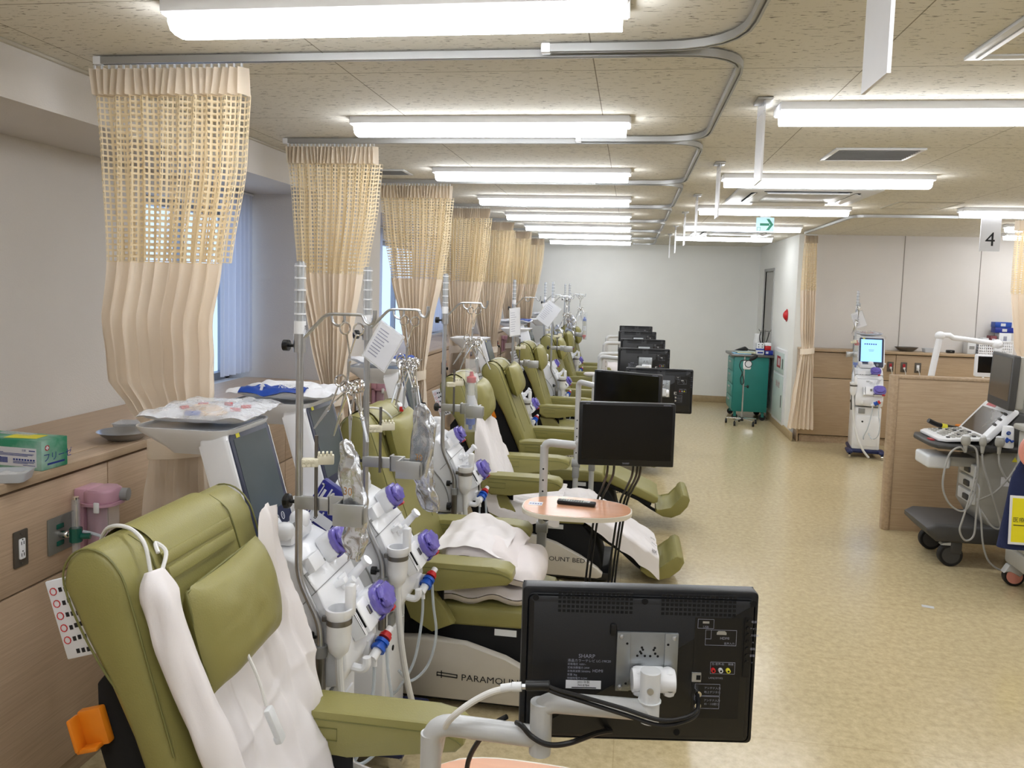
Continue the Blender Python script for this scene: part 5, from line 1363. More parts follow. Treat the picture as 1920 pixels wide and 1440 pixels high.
TVS=[((.0,4.95,1.235),158,(-.355,5.70,0),1.22,'tilted black television facing the camera, right behind the front-facing one'),
     ((.205,5.36,1.225),3,(-.25,5.95,0),1.25,'black television with a silver plate behind, widest of the rear-view group'),
     ((.125,6.92,1.24),4,(-.255,7.2,0),1.28,'black television seen from behind, its silver plate just clear of the one in front'),
     ((.13,8.05,1.25),3,(-.28,7.6,0),1.27,'black television back, third from the top of the receding stack'),
     ((.085,9.5,1.25),3,(-.29,9.15,0),1.27,'black television back, second from the top of the receding stack'),
     ((.075,10.9,1.25),3,(-.30,10.4,0),1.27,'black television back, topmost and farthest of the receding stack')]
for i,(p,rz,pf,zt,lb) in enumerate(TVS):
    tv(lb,p,rz)
    a=math.radians(rz); hx=p[0]+.02*math.cos(a)+.105*math.sin(a); hy=p[1]-.105*math.cos(a)+.02*math.sin(a)
    hd=(hx,hy,1.175)
    el=((pf[0]*.55+hx*.45),(pf[1]*.6+hy*.4),1.225)
    stand('light grey swing-arm post, %s of the receding posts beyond the remote-control table'%ORD[i].replace('nearest','first'),pf,el,(hd[0],hd[1],1.25),zt,r=.02)
for i,(x,y,w) in enumerate([(-.02,5.73,'behind the tilted television'),(-.13,7.37,'behind the television pair'),(-.13,8.92,'farther along the row'),(-.13,10.17,'near the back wall')]):
    table('pinkish bedside table mostly hidden '+w,(x,y,.80))
# television cables
t=thing('white_cable','white cable from the chair to a black plug beside the foreground television','cable')
WC=[(-.385,1.43,.05),(-.378,1.44,.4),(-.372,1.452,.75),(-.355,1.46,.90),(-.332,1.43,1.0),(-.312,1.38,1.075),(-.288,1.36,1.115),(-.253,1.36,1.145),(-.22,1.36,1.165),(-.193,1.36,1.174)]
m=MB(cablew); m.tube(WC,.0058,10,smooth=7); m.build('cord',t)
m=MB(whitep2); m.cyl((-.205,1.36,1.173),(-.185,1.36,1.178),.0075,n=12).cyl((-.185,1.36,1.178),(-.168,1.36,1.18),.0085,n=12); m.build('plug',t)
MB(steel).cyl((-.168,1.36,1.18),(-.160,1.36,1.181),.005,n=12).build('plug_tip',t)
t=thing('black_cables','black cables looped along the arm to the foreground television sockets','cable')
MB(blackp).cyl((-.160,1.36,1.183),(-.118,1.36,1.188),.0095,n=14).build('black_connector',t)
m=MB(cable)
for dz in(0,.007): m.tube([(-.122,1.358,1.188-dz),(-.098,1.356,1.182-dz),(-.052,1.356,1.174-dz*1.2),(.012,1.356,1.162-dz*1.5),(.077,1.354,1.149-dz*1.4),(.120,1.37,1.148-dz),(.146,1.40,1.150-dz),(.150,1.444,1.155-dz)],.0038,8,smooth=7)
m.build('cord_pair',t)
m=MB(cable); m.tube([(-.178,1.38,1.10),(-.165,1.362,1.105),(-.146,1.36,1.088),(-.117,1.358,1.078),(-.08,1.37,1.078),(-.03,1.42,1.074),(.0,1.448,1.066)],.0048,8,smooth=7); m.build('looped_cord',t)
m=MB(cable); m.tube([(-.20,1.405,1.095),(-.225,1.41,1.075),(-.25,1.42,1.04),(-.28,1.45,.97),(-.29,1.48,.88)],.005,8,smooth=6); m.build('hanging_cord',t)
t=thing('hanging_cables','black cables hanging under the front-facing television down to the floor','cable')
m=MB(cable)
for k,(x,xx) in enumerate(((-.08,-.14),(-.05,-.12),(.04,-.02),(.06,.0),(.075,.015))): m.tube([(x,3.735,1.08),(x-.005,3.80,1.0),((x+xx)/2,4.02,.88),(xx,4.14,.76),(xx-.03,4.17,.5),(xx-.05,4.16,.24),(xx-.06,4.15,.012)],.006,7,smooth=6)
m.build('cord_bundle',t)
# ---------------------------------------------------------------- right bay: partition, oak counter
m=MB(woodX); m.bb((2.15,6.705,0),(6.45,6.775,1.245),.002)
pt=thing('partition_screen','low oak partition between the aisle and the right-hand bay','partition',(0,0,0)); m.build('panel',pt)
MB(woodD).prism(rrect(.062,.10,.025,5),0,1.27,X=T(2.125,6.74,0),bev=.006).build('end_post',pt)
MB(woodD).bb((2.14,6.695,1.243),(6.45,6.785,1.27),.008).build('top_cap',pt)
m=MB(woodX)
t=thing('wall_counter','oak panelled counter along the far right wall, red and grey sockets in its face','counter',(0,0,0))
xs=[2.19,2.40,3.55,4.75,5.95,6.45]
MB(woodX).bb((2.17,10.48,CZ-.035),(6.48,10.745,CZ),.006).build('top_board',t)
for a,b in((2.19,3.32),(3.326,4.75),(4.756,6.46)):
    MB(woodX).bb((a,10.52,.84),(b,10.73,CZ-.045),.002).build('upper_panel',t)
    MB(woodX).bb((a,10.52,.10),(b,10.73,.832),.002).build('lower_panel',t)
MB(woodD).bb((2.21,10.55,0),(6.46,10.73,.095)).build('plinth',t)
MB(blackm).bb((2.2,10.54,.09),(6.45,10.72,CZ-.04)).build('shadow_gap',t)
MB(woodD).bb((2.172,10.505,0),(2.19,10.74,CZ-.036),.003).build('end_panel',t)
def plate_r(x,label,kind):
    t=thing('wall_outlet',label,'wall outlet',(x,10.52,1.015))
    P=frame((0,0,0),(1,0,0),(0,0,1))
    MB(plate_d).prism(rrect(.075,.125,.005,2),0,.007,X=P,bev=.002).build('cover_plate',t)
    if kind=='red': m=MB(redd); m.box((0,.012,.009),(.032,.06,.008),.002,X=P); m.build('red_socket',t)
    else: m=MB(whitep); m.box((0,0,.009),(.032,.07,.008),.002,X=P); m.build('socket_insert',t)
    m=MB(cablew); m.box((0,-.012,.02),(.024,.026,.022),.004,X=P); m.tube([(0,-.02,.03),(.012,-.06,.035),(.03,-.13,.02),(.04,-.25,.015)],.005,6,X=P,smooth=5); m.build('plug_and_cord',t)
plate_r(3.26,'socket plate with a red socket and white plug, nearest the lit machine','red')
plate_r(3.42,'socket plate with a red socket, middle of the three in the far oak counter','red')
plate_r(3.585,'socket plate with a white socket, beside the white monitor arm','white')
# ---------------------------------------------------------------- right curtains
g='cream cubicle curtains of the right bay'
CTR=[(2.635,2.09,2.24),(2.3,2.08,2.25),(1.94,2.07,2.262),(1.5,2.09,2.268),(1.19,2.12,2.268),(1.0,2.09,2.285),(.6,2.04,2.305),(.19,2.0,2.325)]
curtain('cream tied-back curtain hanging at the corner beside the lit machine',10.27,CTR,1.94,1.19,.2,6,3.3,g,30)
CTQ=[(2.635,3.44,3.95),(1.95,3.44,3.95),(1.5,3.49,3.93),(1.33,3.55,3.9),(1.2,3.53,3.92),(.5,3.5,3.95)]
curtain('cream tied-back curtain at the right edge behind the white monitor',7.87,CTQ,1.95,1.33,.4,8,5.5,g,60)
# ---------------------------------------------------------------- things on the far counter
t=thing('kidney_dish','steel kidney dish on the far oak counter','dish',(3.47,10.62,CZ))
MB(steel_d).lathe([(.05,.0),(.08,.004),(.12,.035),(.145,.055),(.14,.057),(.11,.033),(.07,.008),(.0,.006)],28,X=Matrix.Scale(.62,4,(0,1,0)),cap=False).build('bowl',t)
t=thing('clear_box','clear plastic box with a red part on the far counter','box',(3.75,10.62,CZ))
tray(MB(traycl),.17,.12,.05).build('case_body',t); MB(redd).box((.02,-.03,.03),(.07,.02,.03),.004).build('red_part',t)
t=thing('black_case','small black case beside the clear box on the far counter','case',(3.99,10.62,CZ))
MB(blackp).box((0,0,.02),(.09,.06,.038),.008).build('case_body',t); MB(steel_d).box((0,-.031,.022),(.02,.003,.01)).build('latch',t)
t=thing('storage_basket','white perforated basket full of supplies on the far counter','basket',(4.48,10.62,CZ))
m=MB(whitep); W=.19
for k in range(5): m.bb((-W,-.09,.02+.034*k),(W,-.085,.036+.034*k)).bb((-W,.085,.02+.034*k),(W,.09,.036+.034*k)).bb((-W,-.09,.02+.034*k),(-W+.005,.09,.036+.034*k)).bb((W-.005,-.09,.02+.034*k),(W,.09,.036+.034*k))
for k in range(17): x=-W+2*W*k/16; m.bb((x-.006,-.0905,0),(x+.006,-.0845,.175)).bb((x-.006,.0845,0),(x+.006,.0905,.175))
m.bb((-W,-.09,0),(W,.09,.006)).bb((-W-.006,-.096,.168),(W+.006,-.084,.18),.002).bb((-W-.006,.084,.168),(W+.006,.096,.18),.002); m.build('basket_body',t)
for k,(x,c,l,h) in enumerate([(-.11,whitebox,'white supply bundle standing in the basket',.20),(-.02,mat('maroon_print',(120,60,66),.5,var=.2,vscale=30),'striped maroon and white packets in the basket',.23),(.11,whitebox,'large white carton in the basket, under the blue boxes',.27)]):
    t=thing('supply_carton',l,'carton',(4.48+x,10.62,CZ+.007)); MB(c).box((0,0,h/2),(.07 if k<2 else .14,.12,h),.003).build('carton',t); MB(inkw if k==1 else inkg).bb((-.02,-.061,h*.6),(.02,-.0602,h*.85)).build('label_print',t)
for k,(z,dx,l) in enumerate([(.278,.0,'dark blue box with a white mark, lower of two over the basket'),(.345,-.02,'lighter blue box lying on the dark blue box over the basket')]):
    t=thing('glove_carton',l,'carton',(4.58+dx,10.62,CZ+z)); MB(blued if k else mat('royal_blue_print',(22,44,140),.4,var=.05)).box((0,0,.033),(.22-.03*k,.12,.065),.003).build('carton',t)
    m=MB(inkw); m.bb((-.03,-.0606,.015),(.025,-.0602,.05)) ; m.build('white_mark',t)
t=thing('pale_box','pale grey box at the left of the perforated basket','box',(4.22,10.64,CZ)); MB(whitep2).box((0,0,.085),(.10,.14,.17),.006).build('carton',t); MB(armgrey_d).bb((-.03,-.0712,.06),(.03,-.0702,.1)).build('label_print',t)
# ---------------------------------------------------------------- white articulated monitor arm
t=thing('monitor_arm','white jointed arm rising behind the oak partition, holding a small white monitor','monitor arm',(2.76,7.6,0))
m=MB(whitep); m.cyl((0,0,.03),(-.05,0,1.0),.03).tube([(-.06,0,.95),(-.058,0,1.14),(-.02,0,1.42),(.0,0,1.545)],.028,14); m.build('upright',t)
MB(armgrey_d).lathe([(.2,0),(.2,.02),(.05,.04)],24).build('foot',t)
m=MB(whitep); m.ell((.0,0,1.56),(.045,.04,.04),14); m.tube([(0,0,1.565),(.08,0,1.567),(.11,0,1.545),(.3,0,1.525),(.46,0,1.508)],.024,12); m.ell((.48,0,1.50),(.05,.042,.045),14); m.build('boom',t)
m=MB(whitep); m.bb((.455,-.02,1.36),(.515,.02,1.48),.008); m.build('drop_bracket',t)
t=thing('small_monitor','small white-framed monitor with a black screen above the partition','monitor',(3.205,7.53,1.31),-2)
B=frame((0,0,0),(1,0,0),(0,0,1))
MB(whitep).prism(rrect(.325,.20,.014,4),-.02,.014,X=B,bev=.005).build('housing',t)
MB(screenb).bb((-.142,-.0155,-.062),(.142,-.0142,.083)).build('screen',t)
m=MB(whitep); m.tube([(-.09,-.005,-.10),(-.085,-.01,-.125),(-.06,-.015,-.138),(.06,-.015,-.14),(.085,-.01,-.125),(.09,-.005,-.10)],.009,10,smooth=4); m.build('handle',t)
# ---------------------------------------------------------------- ultrasound scanner
t=thing('ultrasound_scanner','grey and white ultrasound scanner on big casters at the right, keyboard toward the aisle','ultrasound machine',(2.5,6.08,0))
ox,oy=2.5,6.08
def w(x,y,z): return (x-ox,y-oy,z)
m=MB(usdark); m.prism([(2.13-ox,.245),(2.13-ox,.275),(2.19-ox,.31),(2.95-ox,.31),(2.95-ox,.18),(2.20-ox,.18)],-.26,.24,X=FR2,bev=.025,seg=3); m.build('foot_plate',t,ang=50)
def big_caster(x,y,rr=.082):
    m=MB(rubber); X=T(x-ox,y-oy,rr)@R('X',90); m.lathe([(.02,-.026),(rr*.92,-.026),(rr,-.018),(rr,.018),(rr*.92,.026),(.02,.026)],30,X=X); c=m.build('caster',t)
    MB(usdark).lathe([(.0,-.029),(rr*.72,-.029),(rr*.74,-.024)],26,X=X,cap=False).lathe([(.0,-.029),(rr*.72,-.029),(rr*.74,-.024)],26,X=X@R('X',180),cap=False).build('hub',c)
    m=MB(usdark); m.bb((x-ox-.01,y-oy-.035,rr+.01),(x-ox+.07,y-oy+.035,.185),.012); m.build('fork',c)
    MB(armgrey).prism([(-.05,0),(.03,.0),(.04,.03),(-.04,.015)],-.03,.03,X=T(x-ox-.02,y-oy,rr+.07)@FR2,bev=.004).build('brake_pedal',c)
for x,y in((2.31,5.90),(2.31,6.27),(2.92,5.90),(2.92,6.27)): big_caster(x,y)
m=MB(usgrey); m.prism([(2.54-ox,.30),(2.46-ox,.42),(2.47-ox,.80),(2.60-ox,.88),(2.98-ox,.9),(2.98-ox,.25),(2.62-ox,.25)],-.2,.2,X=FR2,bev=.03,seg=3); b=m.build('body',t,ang=50)
for k in range(3):
    z=.44+.10*k; m=MB(whitep2); m.bb((2.44-ox,-.16,z),(2.50-ox,.10,z+.085),.01); p=m.build('probe_port',b)
    m=MB(usdark); m.bb((2.425-ox,-.10,z+.02),(2.445-ox,-.02,z+.06),.006); m.build('port_connector',p)
m=MB(paper); m.bb((2.60-ox,-.2015,.60),(2.70-ox,-.2005,.665)); m.build('type_label',b)
m=MB(yellow); m.add([(2.66-ox,-.2012,.775),(2.70-ox,-.2012,.775),(2.68-ox,-.2012,.81)],[(0,1,2)],None,False); m.build('warning_triangle',b)
m=MB(whitep2); m.bb((2.14-ox,-.12,.68),(2.30-ox,.14,.775),.02,seg=3); m.bb((2.28-ox,-.10,.70),(2.50-ox,.12,.77),.01,usgrey); m.build('printer_drawer',t)
# console
m=MB(usdark); m.prism([(2.13-ox,-.16),(2.16-ox,-.24),(2.40-ox,-.29),(2.70-ox,-.26),(2.70-ox,.26),(2.40-ox,.29),(2.16-ox,.24),(2.13-ox,.16)],.845,.885,bev=.016,seg=3); m.build('console_rim',t,ang=50)
KX=T(2.16-ox,0,.888)@R('Y',-5)
m=MB(whitep); m.prism([(.02,-.17),(.06,-.22),(.34,-.24),(.34,.24),(.06,.22),(.02,.17)],0,.022,X=KX,bev=.006); kb=m.build('keyboard_deck',t)
m=MB(usgrey); m2=MB(usdark)
for i in range(7):
    for j in range(9):
        if (i*5+j*3)%4==3: continue
        (m2 if (i+j)%5==0 else m).box((.09+.034*i,-.17+.042*j,.026),(.022,.026,.01),.003,X=KX)
m.ell((.12,0,.026),(.028,.028,.018),12,X=KX); m.build('keys',kb)['kind']='stuff'; m2.build('dark_keys',kb)['kind']='stuff'
MB(redd).box((.03,-.10,.004),(.03,.07,.01),.003,X=T(2.13-ox,0,.885)).build('red_label',t)
PX=T(2.46-ox,0,.91)@R('Y',-50)
m=MB(whitep); m.prism(rrect(.31,.46,.03,4,.155,0),-.03,.015,X=PX,bev=.01); pn=m.build('touch_panel',t)
MB(screen_d).bb((.04,-.16,.0152),(.25,.19,.0165),X=PX).build('touch_screen',pn)
MB(redd).bb((.265,.02,.0152),(.29,.16,.0165),X=PX).build('red_strip',pn)
m=MB(usdark)
for k in range(3):
    for q in range(2): m.cyl((.14+.05*k,-.185-.02*q,.015),(.14+.05*k,-.185-.02*q,.03),.009,n=10,X=PX)
m.build('knob',pn)['kind']='stuff'
m=MB(usdark); m.prism([(2.49-ox,.86),(2.68-ox,1.11),(2.95-ox,1.10),(2.95-ox,.86)],-.215,.215,X=FR2,bev=.02); m.build('rear_cowl',t)
MB(usgrey).cyl(w(2.78,6.03,1.08),w(2.78,6.03,1.18),.06,n=20).build('swivel',t)
# scanner monitor
SX=frame(w(2.572,5.87,1.345),(-.13,-1,0),(.04,0,1))
m=MB(usdark); m.prism(rrect(.47,.37,.012,3),-.01,.03,X=SX,bev=.006); mo=m.build('monitor_front',t)
MB(screen_d).bb((-.205,-.125,.030),(.205,.165,.0315),X=SX).build('screen',mo)
MB(usgrey).prism(rrect(.455,.355,.02,3),-.06,-.01,X=SX,bev=.012).build('monitor_back',mo)
m=MB(usgrey); m.tube([w(2.66,5.87,1.30),w(2.74,5.95,1.28),w(2.78,6.03,1.17)],.022,10,smooth=4); m.build('monitor_bracket',t)
# probes and their cables
def probe(x,y,label,wide):
    q=thing('ultrasound_probe',label,'ultrasound probe',(x,y,.93),0,'grey ultrasound probes on the scanner rim')
    MB(usgrey).ell((0,0,-.005),(.03 if wide else .022,.022,.035),16,p=2.6).cyl((0,0,-.085),(0,0,-.02),.010,.016,n=12).build('probe_body',q)
    MB(whitep2).ell((0,0,.028),(.028 if wide else .018,.018,.012),14).build('probe_lens',q); return q
probe(2.31,5.77,'grey ultrasound probe hung at the aisle end of the scanner rim',True)
probe(2.42,5.77,'grey ultrasound probe hung in the middle of the scanner rim',False)
probe(2.53,5.78,'grey ultrasound probe by the white wipes canister',True)
for k,(pts,l) in enumerate([
  ([(2.31,5.77,.845),(2.27,5.76,.88),(2.2,5.75,.82),(2.17,5.74,.62),(2.22,5.74,.49),(2.31,5.74,.44),(2.37,5.75,.52),(2.395,5.76,.70),(2.38,5.76,.86),(2.33,5.76,.90)],'grey cable looping in a long ring from the aisle-end probe'),
  ([(2.38,5.76,.75),(2.36,5.73,.62),(2.31,5.72,.40),(2.29,5.71,.31),(2.33,5.71,.245),(2.385,5.72,.28),(2.395,5.73,.42),(2.41,5.75,.60),(2.43,5.88,.62)],'grey cable hanging low over the black foot plate'),
  ([(2.42,5.77,.84),(2.43,5.76,.76),(2.50,5.76,.56),(2.56,5.77,.40),(2.57,5.77,.33),(2.52,5.78,.34),(2.46,5.83,.44)],'grey cable slanting from the middle probe across the ports'),
  ([(2.53,5.78,.84),(2.54,5.77,.76),(2.60,5.77,.66),(2.68,5.8,.62),(2.72,5.84,.7),(2.74,5.86,.9)],'grey cable from the probe beside the canister toward the back'),
  ([(2.42,5.80,.52),(2.43,5.74,.40),(2.45,5.72,.22),(2.5,5.72,.10),(2.60,5.72,.05),(2.70,5.74,.12)],'grey cable dropping past the foot plate toward the floor'),
  ([(2.44,5.85,.49),(2.52,5.74,.60),(2.62,5.72,.78),(2.66,5.72,.98),(2.72,5.75,1.05)],'grey cable crossing diagonally up to the scanner cowl')]):
    c=thing('probe_cable',l,'cable',(0,0,0),0,'grey probe cables of the ultrasound scanner'); MB(cableg).tube(pts,.0065,8,smooth=7).build('cord',c)
t=thing('wipes_canister','white wipes canister with a blue round M mark on the scanner console','canister',(2.585,5.80,.89))
MB(whitep).lathe([(.038,0),(.041,.01),(.036,.12),(.034,.145),(.02,.15)],24).build('canister_body',t)
m=MB(blued); m.cyl((-.012,-.0375,.105),(-.012,-.0405,.104),.014,n=18); m.tube([(-.02,-.0405,.04),(-.005,-.042,.06),(.012,-.041,.045),(.022,-.037,.055)],.006,6,smooth=3); m.ell((-.018,-.038,.055),(.012,.005,.02),10); m.build('blue_print',t)
m=MB(inkw); m.text('M',.018,frame((-.012,-.042,.105),(1,0,0),(0,0,1))); m.build('letter_print',t)
t=thing('black_clip_lamp','black handle with a yellow band lying behind the scanner keyboard','tool',(2.36,6.30,.93),10)
MB(blackp).tube([(-.12,0,.05),(-.05,0,.02),(.05,0,.0),(.12,0,-.01)],.018,10,smooth=4).build('grip',t); MB(yellow).cyl((-.02,0,.012),(.02,0,.004),.0195,n=14).build('yellow_band',t); MB(orange).box((.15,.03,.0),(.08,.04,.04),.01).build('orange_end',t)
# ---------------------------------------------------------------- trolley at the right edge with the navy bag
t=thing('equipment_trolley','pale grey trolley cut off by the right edge, salmon-hubbed caster below','trolley',(2.75,5.4,0))
m=MB(usgrey); m.bb((-.21,-.22,.15),(.3,.22,.26),.02).bb((-.19,-.2,.26),(.3,.2,1.05),.015).bb((-.22,-.22,1.05),(.3,.22,1.09),.015); m.build('frame',t)
m=MB(whitep2)
for k in range(3): m.bb((-.17,-.206,.30+.24*k),(.28,-.2,.52+.24*k),.004)
m.build('drawer_front',t)
for x,y in((-.16,-.14),(-.16,.18),(.24,-.14),(.24,.18)):
    X=T(x,y,.068)@R('X',90); c=MB(rubber).lathe([(.02,-.02),(.06,-.02),(.068,-.014),(.068,.014),(.06,.02),(.02,.02)],26,X=X).build('caster',t)
    MB(pinksalmon).lathe([(.0,-.024),(.05,-.023),(.052,-.018)],22,X=X,cap=False).lathe([(.0,-.024),(.05,-.023),(.052,-.018)],22,X=X@R('X',180),cap=False).build('hub',c)
    MB(armgrey).prism([(-.07,.02),(-.04,.075),(.05,.085),(.06,.03),(.03,.0),(-.03,.04)],-.03,.03,X=T(x,y,.068)@FR2,bev=.006).build('fork',c)
t=thing('navy_bag','navy cloth bag with a yellow sign hung on the grey trolley','bag',(2.42,5.2,0))
def bagf(u,v):
    a=2*PI*u; z=.37+.54*v; wx=(.115-.035*v)*(1 if v<.85 else 1-.8*(v-.85)/.15*.6); 
    return (wx*math.copysign(abs(math.cos(a))**.6,math.cos(a))+.03*v,.05*math.sin(a)*(1-.5*v)+.006*nz(v*5,u*6,2),z)
MB(fabric_navy).grid(28,16,bagf,cu=True).add([bagf(k/28,0) for k in range(28)],[list(range(28))]).build('bag_body',t,ang=60)
MB(fabric_navy).tube([(-.03,0,.86),(.04,.0,1.0),(.10,.0,1.06)],.014,8,smooth=5).build('strap',t)
BXm=frame((-.015,-.064,.56),(1,0,0),(.05,0.06,1))
MB(paper).bb((-.07,-.15,-.002),(.08,.15,.0),X=BXm).build('sign_backing',t)
MB(mat('yellow_card',(234,222,30),.5,var=.03)).bb((-.055,-.135,.0),(.08,.135,.001),X=BXm).build('yellow_sign',t)
m=MB(ink); m.text('医療',.034,BXm@T(-.016,.0,.0016)).bb((-.045,-.034,.001),(.07,-.029,.0016),X=BXm); m.build('sign_lettering',t)
t=thing('salmon_hose_ring','salmon pink ring hanging on the grey trolley at the right edge','ring',(2.43,5.135,.99))
MB(pinksalmon).tube([(.075*math.cos(q)+.02,0,.09*math.sin(q)) for q in [2*PI*k/28 for k in range(28)]],.018,10,closed=True).build('ring',t); MB(armgrey).box((.10,.025,.0),(.03,.05,.03),.004).build('clip',t)
# ---------------------------------------------------------------- teal cart and what stands on it
t=thing('supply_cart','teal green metal supply cart standing at the back by the sliding door','cart',(1.79,12.35,0))
m=MB(teal); m.bb((-.25,-.33,.13),(.25,.33,.95),.008); m.build('cart_body',t)
for k in range(4):
    d=MB(teal_d).bb((-.262,-.31,.16+.19*k),(-.25,.31,.34+.19*k),.004).build('drawer',t); MB(alu).bb((-.275,-.08,.27+.19*k),(-.262,.08,.29+.19*k),.003).build('handle',d)
m=MB(steel_d); m.bb((-.30,-.36,.95),(.32,.36,.985),.005); m.build('top_tray',t)
for x in(-.2,.2):
    for y in(-.27,.27):
        c=MB(rubber).cyl((x,y-.014,.045),(x,y+.014,.045),.045,n=18).build('caster',t); MB(teal).bb((x-.02,y-.02,.05),(x+.02,y+.02,.13),.004).build('fork',c)
m=MB(blackp); m.bb((.252,-.30,.2),(.275,-.27,.94),.004); m.build('edge_bumper',t)
Z=.986
t=thing('paper_stack','stack of pale green and blue paper folders on the teal cart','papers',(1.68,12.1,Z),0)
for k,(c,dx) in enumerate(((mat('pale_blue_folder',(150,196,224),.5,var=.04),-.03),(mat('cream_folder',(222,222,186),.6,var=.04),.03),(palegreen,.0))): MB(c).box((dx,0,.008+.016*k),(.26,.2,.014),.003).build('folder',t)
t=thing('black_device','black wedge-shaped device lying on the paper stack','device',(1.65,12.1,Z+.05)); MB(blackp).prism([(-.1,0),(.08,0),(.09,.03),(.05,.06),(-.04,.025)],-.05,.05,X=FR2,bev=.006).build('device_body',t); MB(rubber).tube([(.08,0,.015),(.15,-.02,.01),(.2,0,.008)],.008,8,smooth=4).build('lead',t)
t=thing('tissue_carton','white box on a blue base with dark dots, on the teal cart','carton',(1.91,12.1,Z+.07)); MB(whitebox).box((0,0,.05),(.105,.1,.1),.003).build('carton',t); MB(blued).box((0,0,.006),(.108,.103,.03),.002).build('blue_band',t)
m=MB(ink); 
for a in(-.025,.025):
    for b in(.045,.08): m.cyl((a,-.0505,b),(a,-.051,b),.008,n=10)
m.build('dot_print',t)
t=thing('syringe_carton','white and grey carton under the dotted box on the teal cart','carton',(1.91,12.1,Z)); MB(whitebox).box((0,0,.033),(.11,.12,.066),.003).build('carton',t); MB(inkb).bb((-.04,-.0606,.02),(.04,-.0602,.045)).build('label_print',t)
t=thing('needle_carton','dark blue carton with white panel at the edge of the teal cart','carton',(2.035,12.1,Z)); MB(MATS['royal_blue_print']).box((0,0,.033),(.115,.12,.066),.003).build('carton',t); MB(inkw).bb((-.045,-.0606,.018),(-.01,-.0602,.05)).build('white_panel',t)
t=thing('sharps_bin','red sharps bin with a white lid on the teal cart','sharps bin',(2.02,12.1,Z+.068)); MB(red).prism(rrect(.09,.09,.015,3),0,.065,bev=.004).build('bin_body',t); MB(whitep).prism(rrect(.094,.094,.015,3),.065,.11,bev=.006).build('bin_lid',t)
t=thing('plastic_bag','crumpled clear plastic bag behind the boxes on the teal cart','bag',(1.9,12.3,Z)); MB(filmw).grid(18,12,lambda u,v:((.07*(1-.4*v)+.02*nz(u*6,v*4,3))*math.cos(2*PI*u),.06*math.sin(2*PI*u)*(1-.4*v),.30*v),cu=True).build('bag_film',t)
t=thing('stethoscope','black stethoscope hanging on a small wire rack on the teal cart','stethoscope',(2.0,12.28,Z))
MB(steel_d).tube([(0,0,0),(0,0,.36)],.006,8).tube([(-.08,0,.34),(.08,0,.34)],.005,8).tube([(-.08,0,.34),(-.09,0,.37)],.005,8).tube([(.08,0,.34),(.09,0,.37)],.005,8).lathe([(.07,0),(.07,.01),(.01,.016)],18).build('wire_rack',t)
MB(rubber).tube([(-.06,-.01,.33),(-.075,-.02,.25),(-.06,-.02,.17),(-.02,-.03,.13),(.03,-.02,.2),(.06,-.01,.33)],.007,8,smooth=6).tube([(-.02,-.03,.13),(-.03,-.03,.05),(.0,-.04,.03)],.007,8,smooth=4).build('tubing',t)
MB(chrome).cyl((.0,-.05,.03),(.0,-.035,.03),.02,n=16).build('chest_piece',t)
# blood pressure gauge stand
t=thing('blood_pressure_stand','chrome five-castered stand with a dial gauge in front of the teal cart','blood pressure stand',(1.64,11.66,0))
m=MB(chrome)
for k in range(5):
    a=2*PI*k/5+.35; c,s_=math.cos(a),math.sin(a); m.tube([(0,0,.085),(.22*c,.22*s_,.075)],.012,8)
m.build('star_base',t)
for k in range(5):
    a=2*PI*k/5+.35; c,s_=math.cos(a),math.sin(a); MB(rubber).cyl((.22*c-.012,.22*s_,.03),(.22*c+.012,.22*s_,.03),.03,n=16).cyl((.22*c,.22*s_,.05),(.22*c,.22*s_,.075),.009).build('caster',t)
MB(steel).cyl((0,0,.08),(0,0,.78),.012).cyl((0,0,.78),(0,0,.98),.0085).build('pole',t)
MB(blackp).cyl((0,0,.05),(0,0,.1),.025).build('hub',t)
MB(blackp).cyl((.0,0,.55),(.05,0,.55),.006).ell((.06,0,.55),(.018,.018,.025),12).build('height_knob',t)
g_=MB(whitep).box((.035,-.01,.86),(.11,.05,.13),.02).build('gauge_body',t)
MB(paper).cyl((.05,-.036,.88),(.05,-.040,.88),.045,n=24).build('dial_face',g_); MB(blackp).tube([(.05+.048*math.cos(q),-.038,.88+.048*math.sin(q)) for q in [2*PI*k/20 for k in range(20)]],.006,6,closed=True).build('dial_rim',g_)
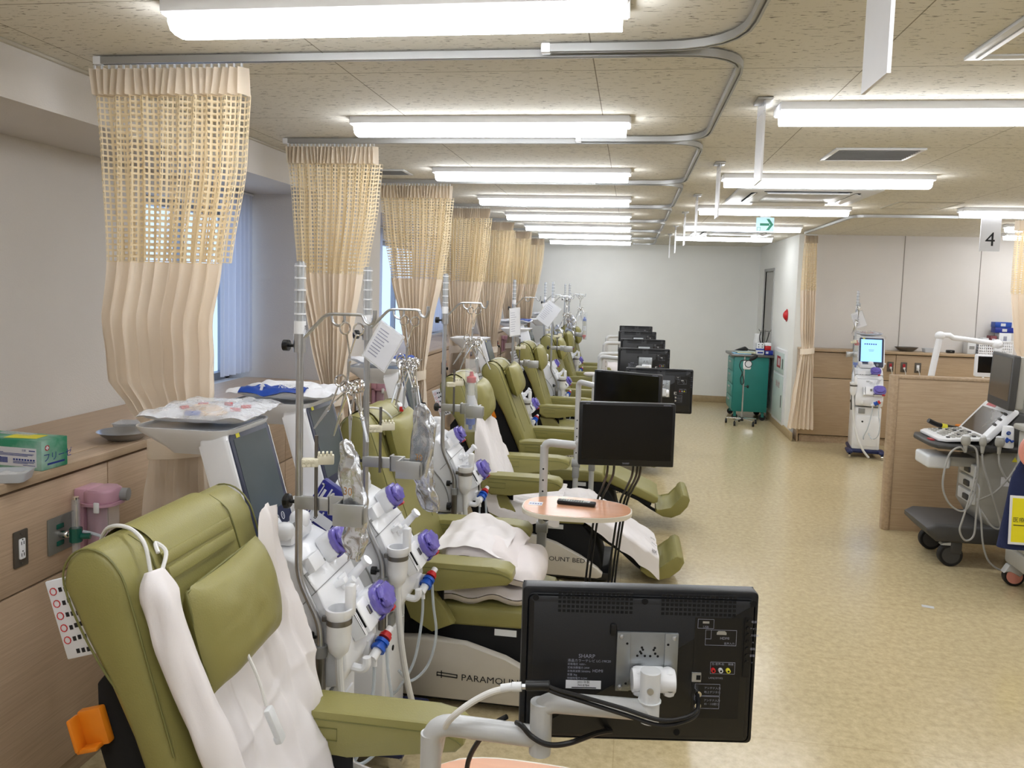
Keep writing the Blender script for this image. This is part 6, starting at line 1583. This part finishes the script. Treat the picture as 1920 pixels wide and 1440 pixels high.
m=MB(rubber); m.ell((.12,0,.965),(.07,.03,.03),14,X=T(.12,0,.965)@R('Y',-32)@T(-.12,0,-.965)); m.build('cuff',t)
MB(rubber).tube([(.03,-.03,.93),(-.05,-.03,.92),(-.07,-.03,.84),(-.03,-.03,.75),(-.05,-.03,.66),(-.03,-.03,.58),(.0,-.03,.62),(-.03,-.03,.74)],.006,8,smooth=6).build('air_tube',t)
# fire hose cabinet, alarm
t=thing('fire_hose_cabinet','pale green and white fire hose cabinet in the side wall, small red label above','fire cabinet',(2.12,11.50,0))
m=MB(whitep2); m.bb((-.03,-.40,.10),(.03,.40,1.12),.004); m.build('cabinet_frame',t)
d=MB(palegreen).bb((-.036,-.36,.14),(-.03,.36,.76),.002).build('lower_door',t); MB(blackp).bb((-.040,-.30,.33),(-.036,-.27,.5),.002).build('handle',d)
m=MB(redd); m.text('消火栓',.10,frame((-.0368,0,.62),(0,-1,0),(0,0,1))); m.build('door_lettering',d)
d=MB(palegreen).bb((-.036,-.36,.79),(-.03,.36,1.08),.002).build('upper_door',t); MB(redd).bb((-.038,-.12,.86),(-.036,.14,1.02)).build('red_plate',d); MB(steel_d).bb((-.038,-.30,.86),(-.036,-.24,1.0)).build('speaker_slot',d)
m=MB(inkw); [m.bb((-.0386,-.07+.05*k,.89),(-.0381,-.04+.05*k,.99)) for k in range(3)]; m.build('plate_lettering',d)['kind']='stuff'
t=thing('fire_alarm','red round fire alarm lamp on the white side wall','fire alarm',(2.121,11.30,1.60))
MB(red).lathe([(.075,0),(.075,.012),(.06,.03),(.03,.05),(.0,.056)],28,X=R('Y',-90)).build('lamp_dome',t); MB(redd).lathe([(.088,0),(.088,.008),(.074,.012)],28,X=R('Y',-90)).build('ring',t)
t=thing('floor_patch','small pale rectangle on the aisle floor','tape',(1.88,5.06,.0005),-15)
MB(paper).box((0,0,.0006),(.065,.035,.0010)).build('patch_piece',t); MB(filmw).box((0,0,.0014),(.069,.039,.0004)).build('film_cover',t)  # thin pale rectangle with a milky layer, flat on the floor
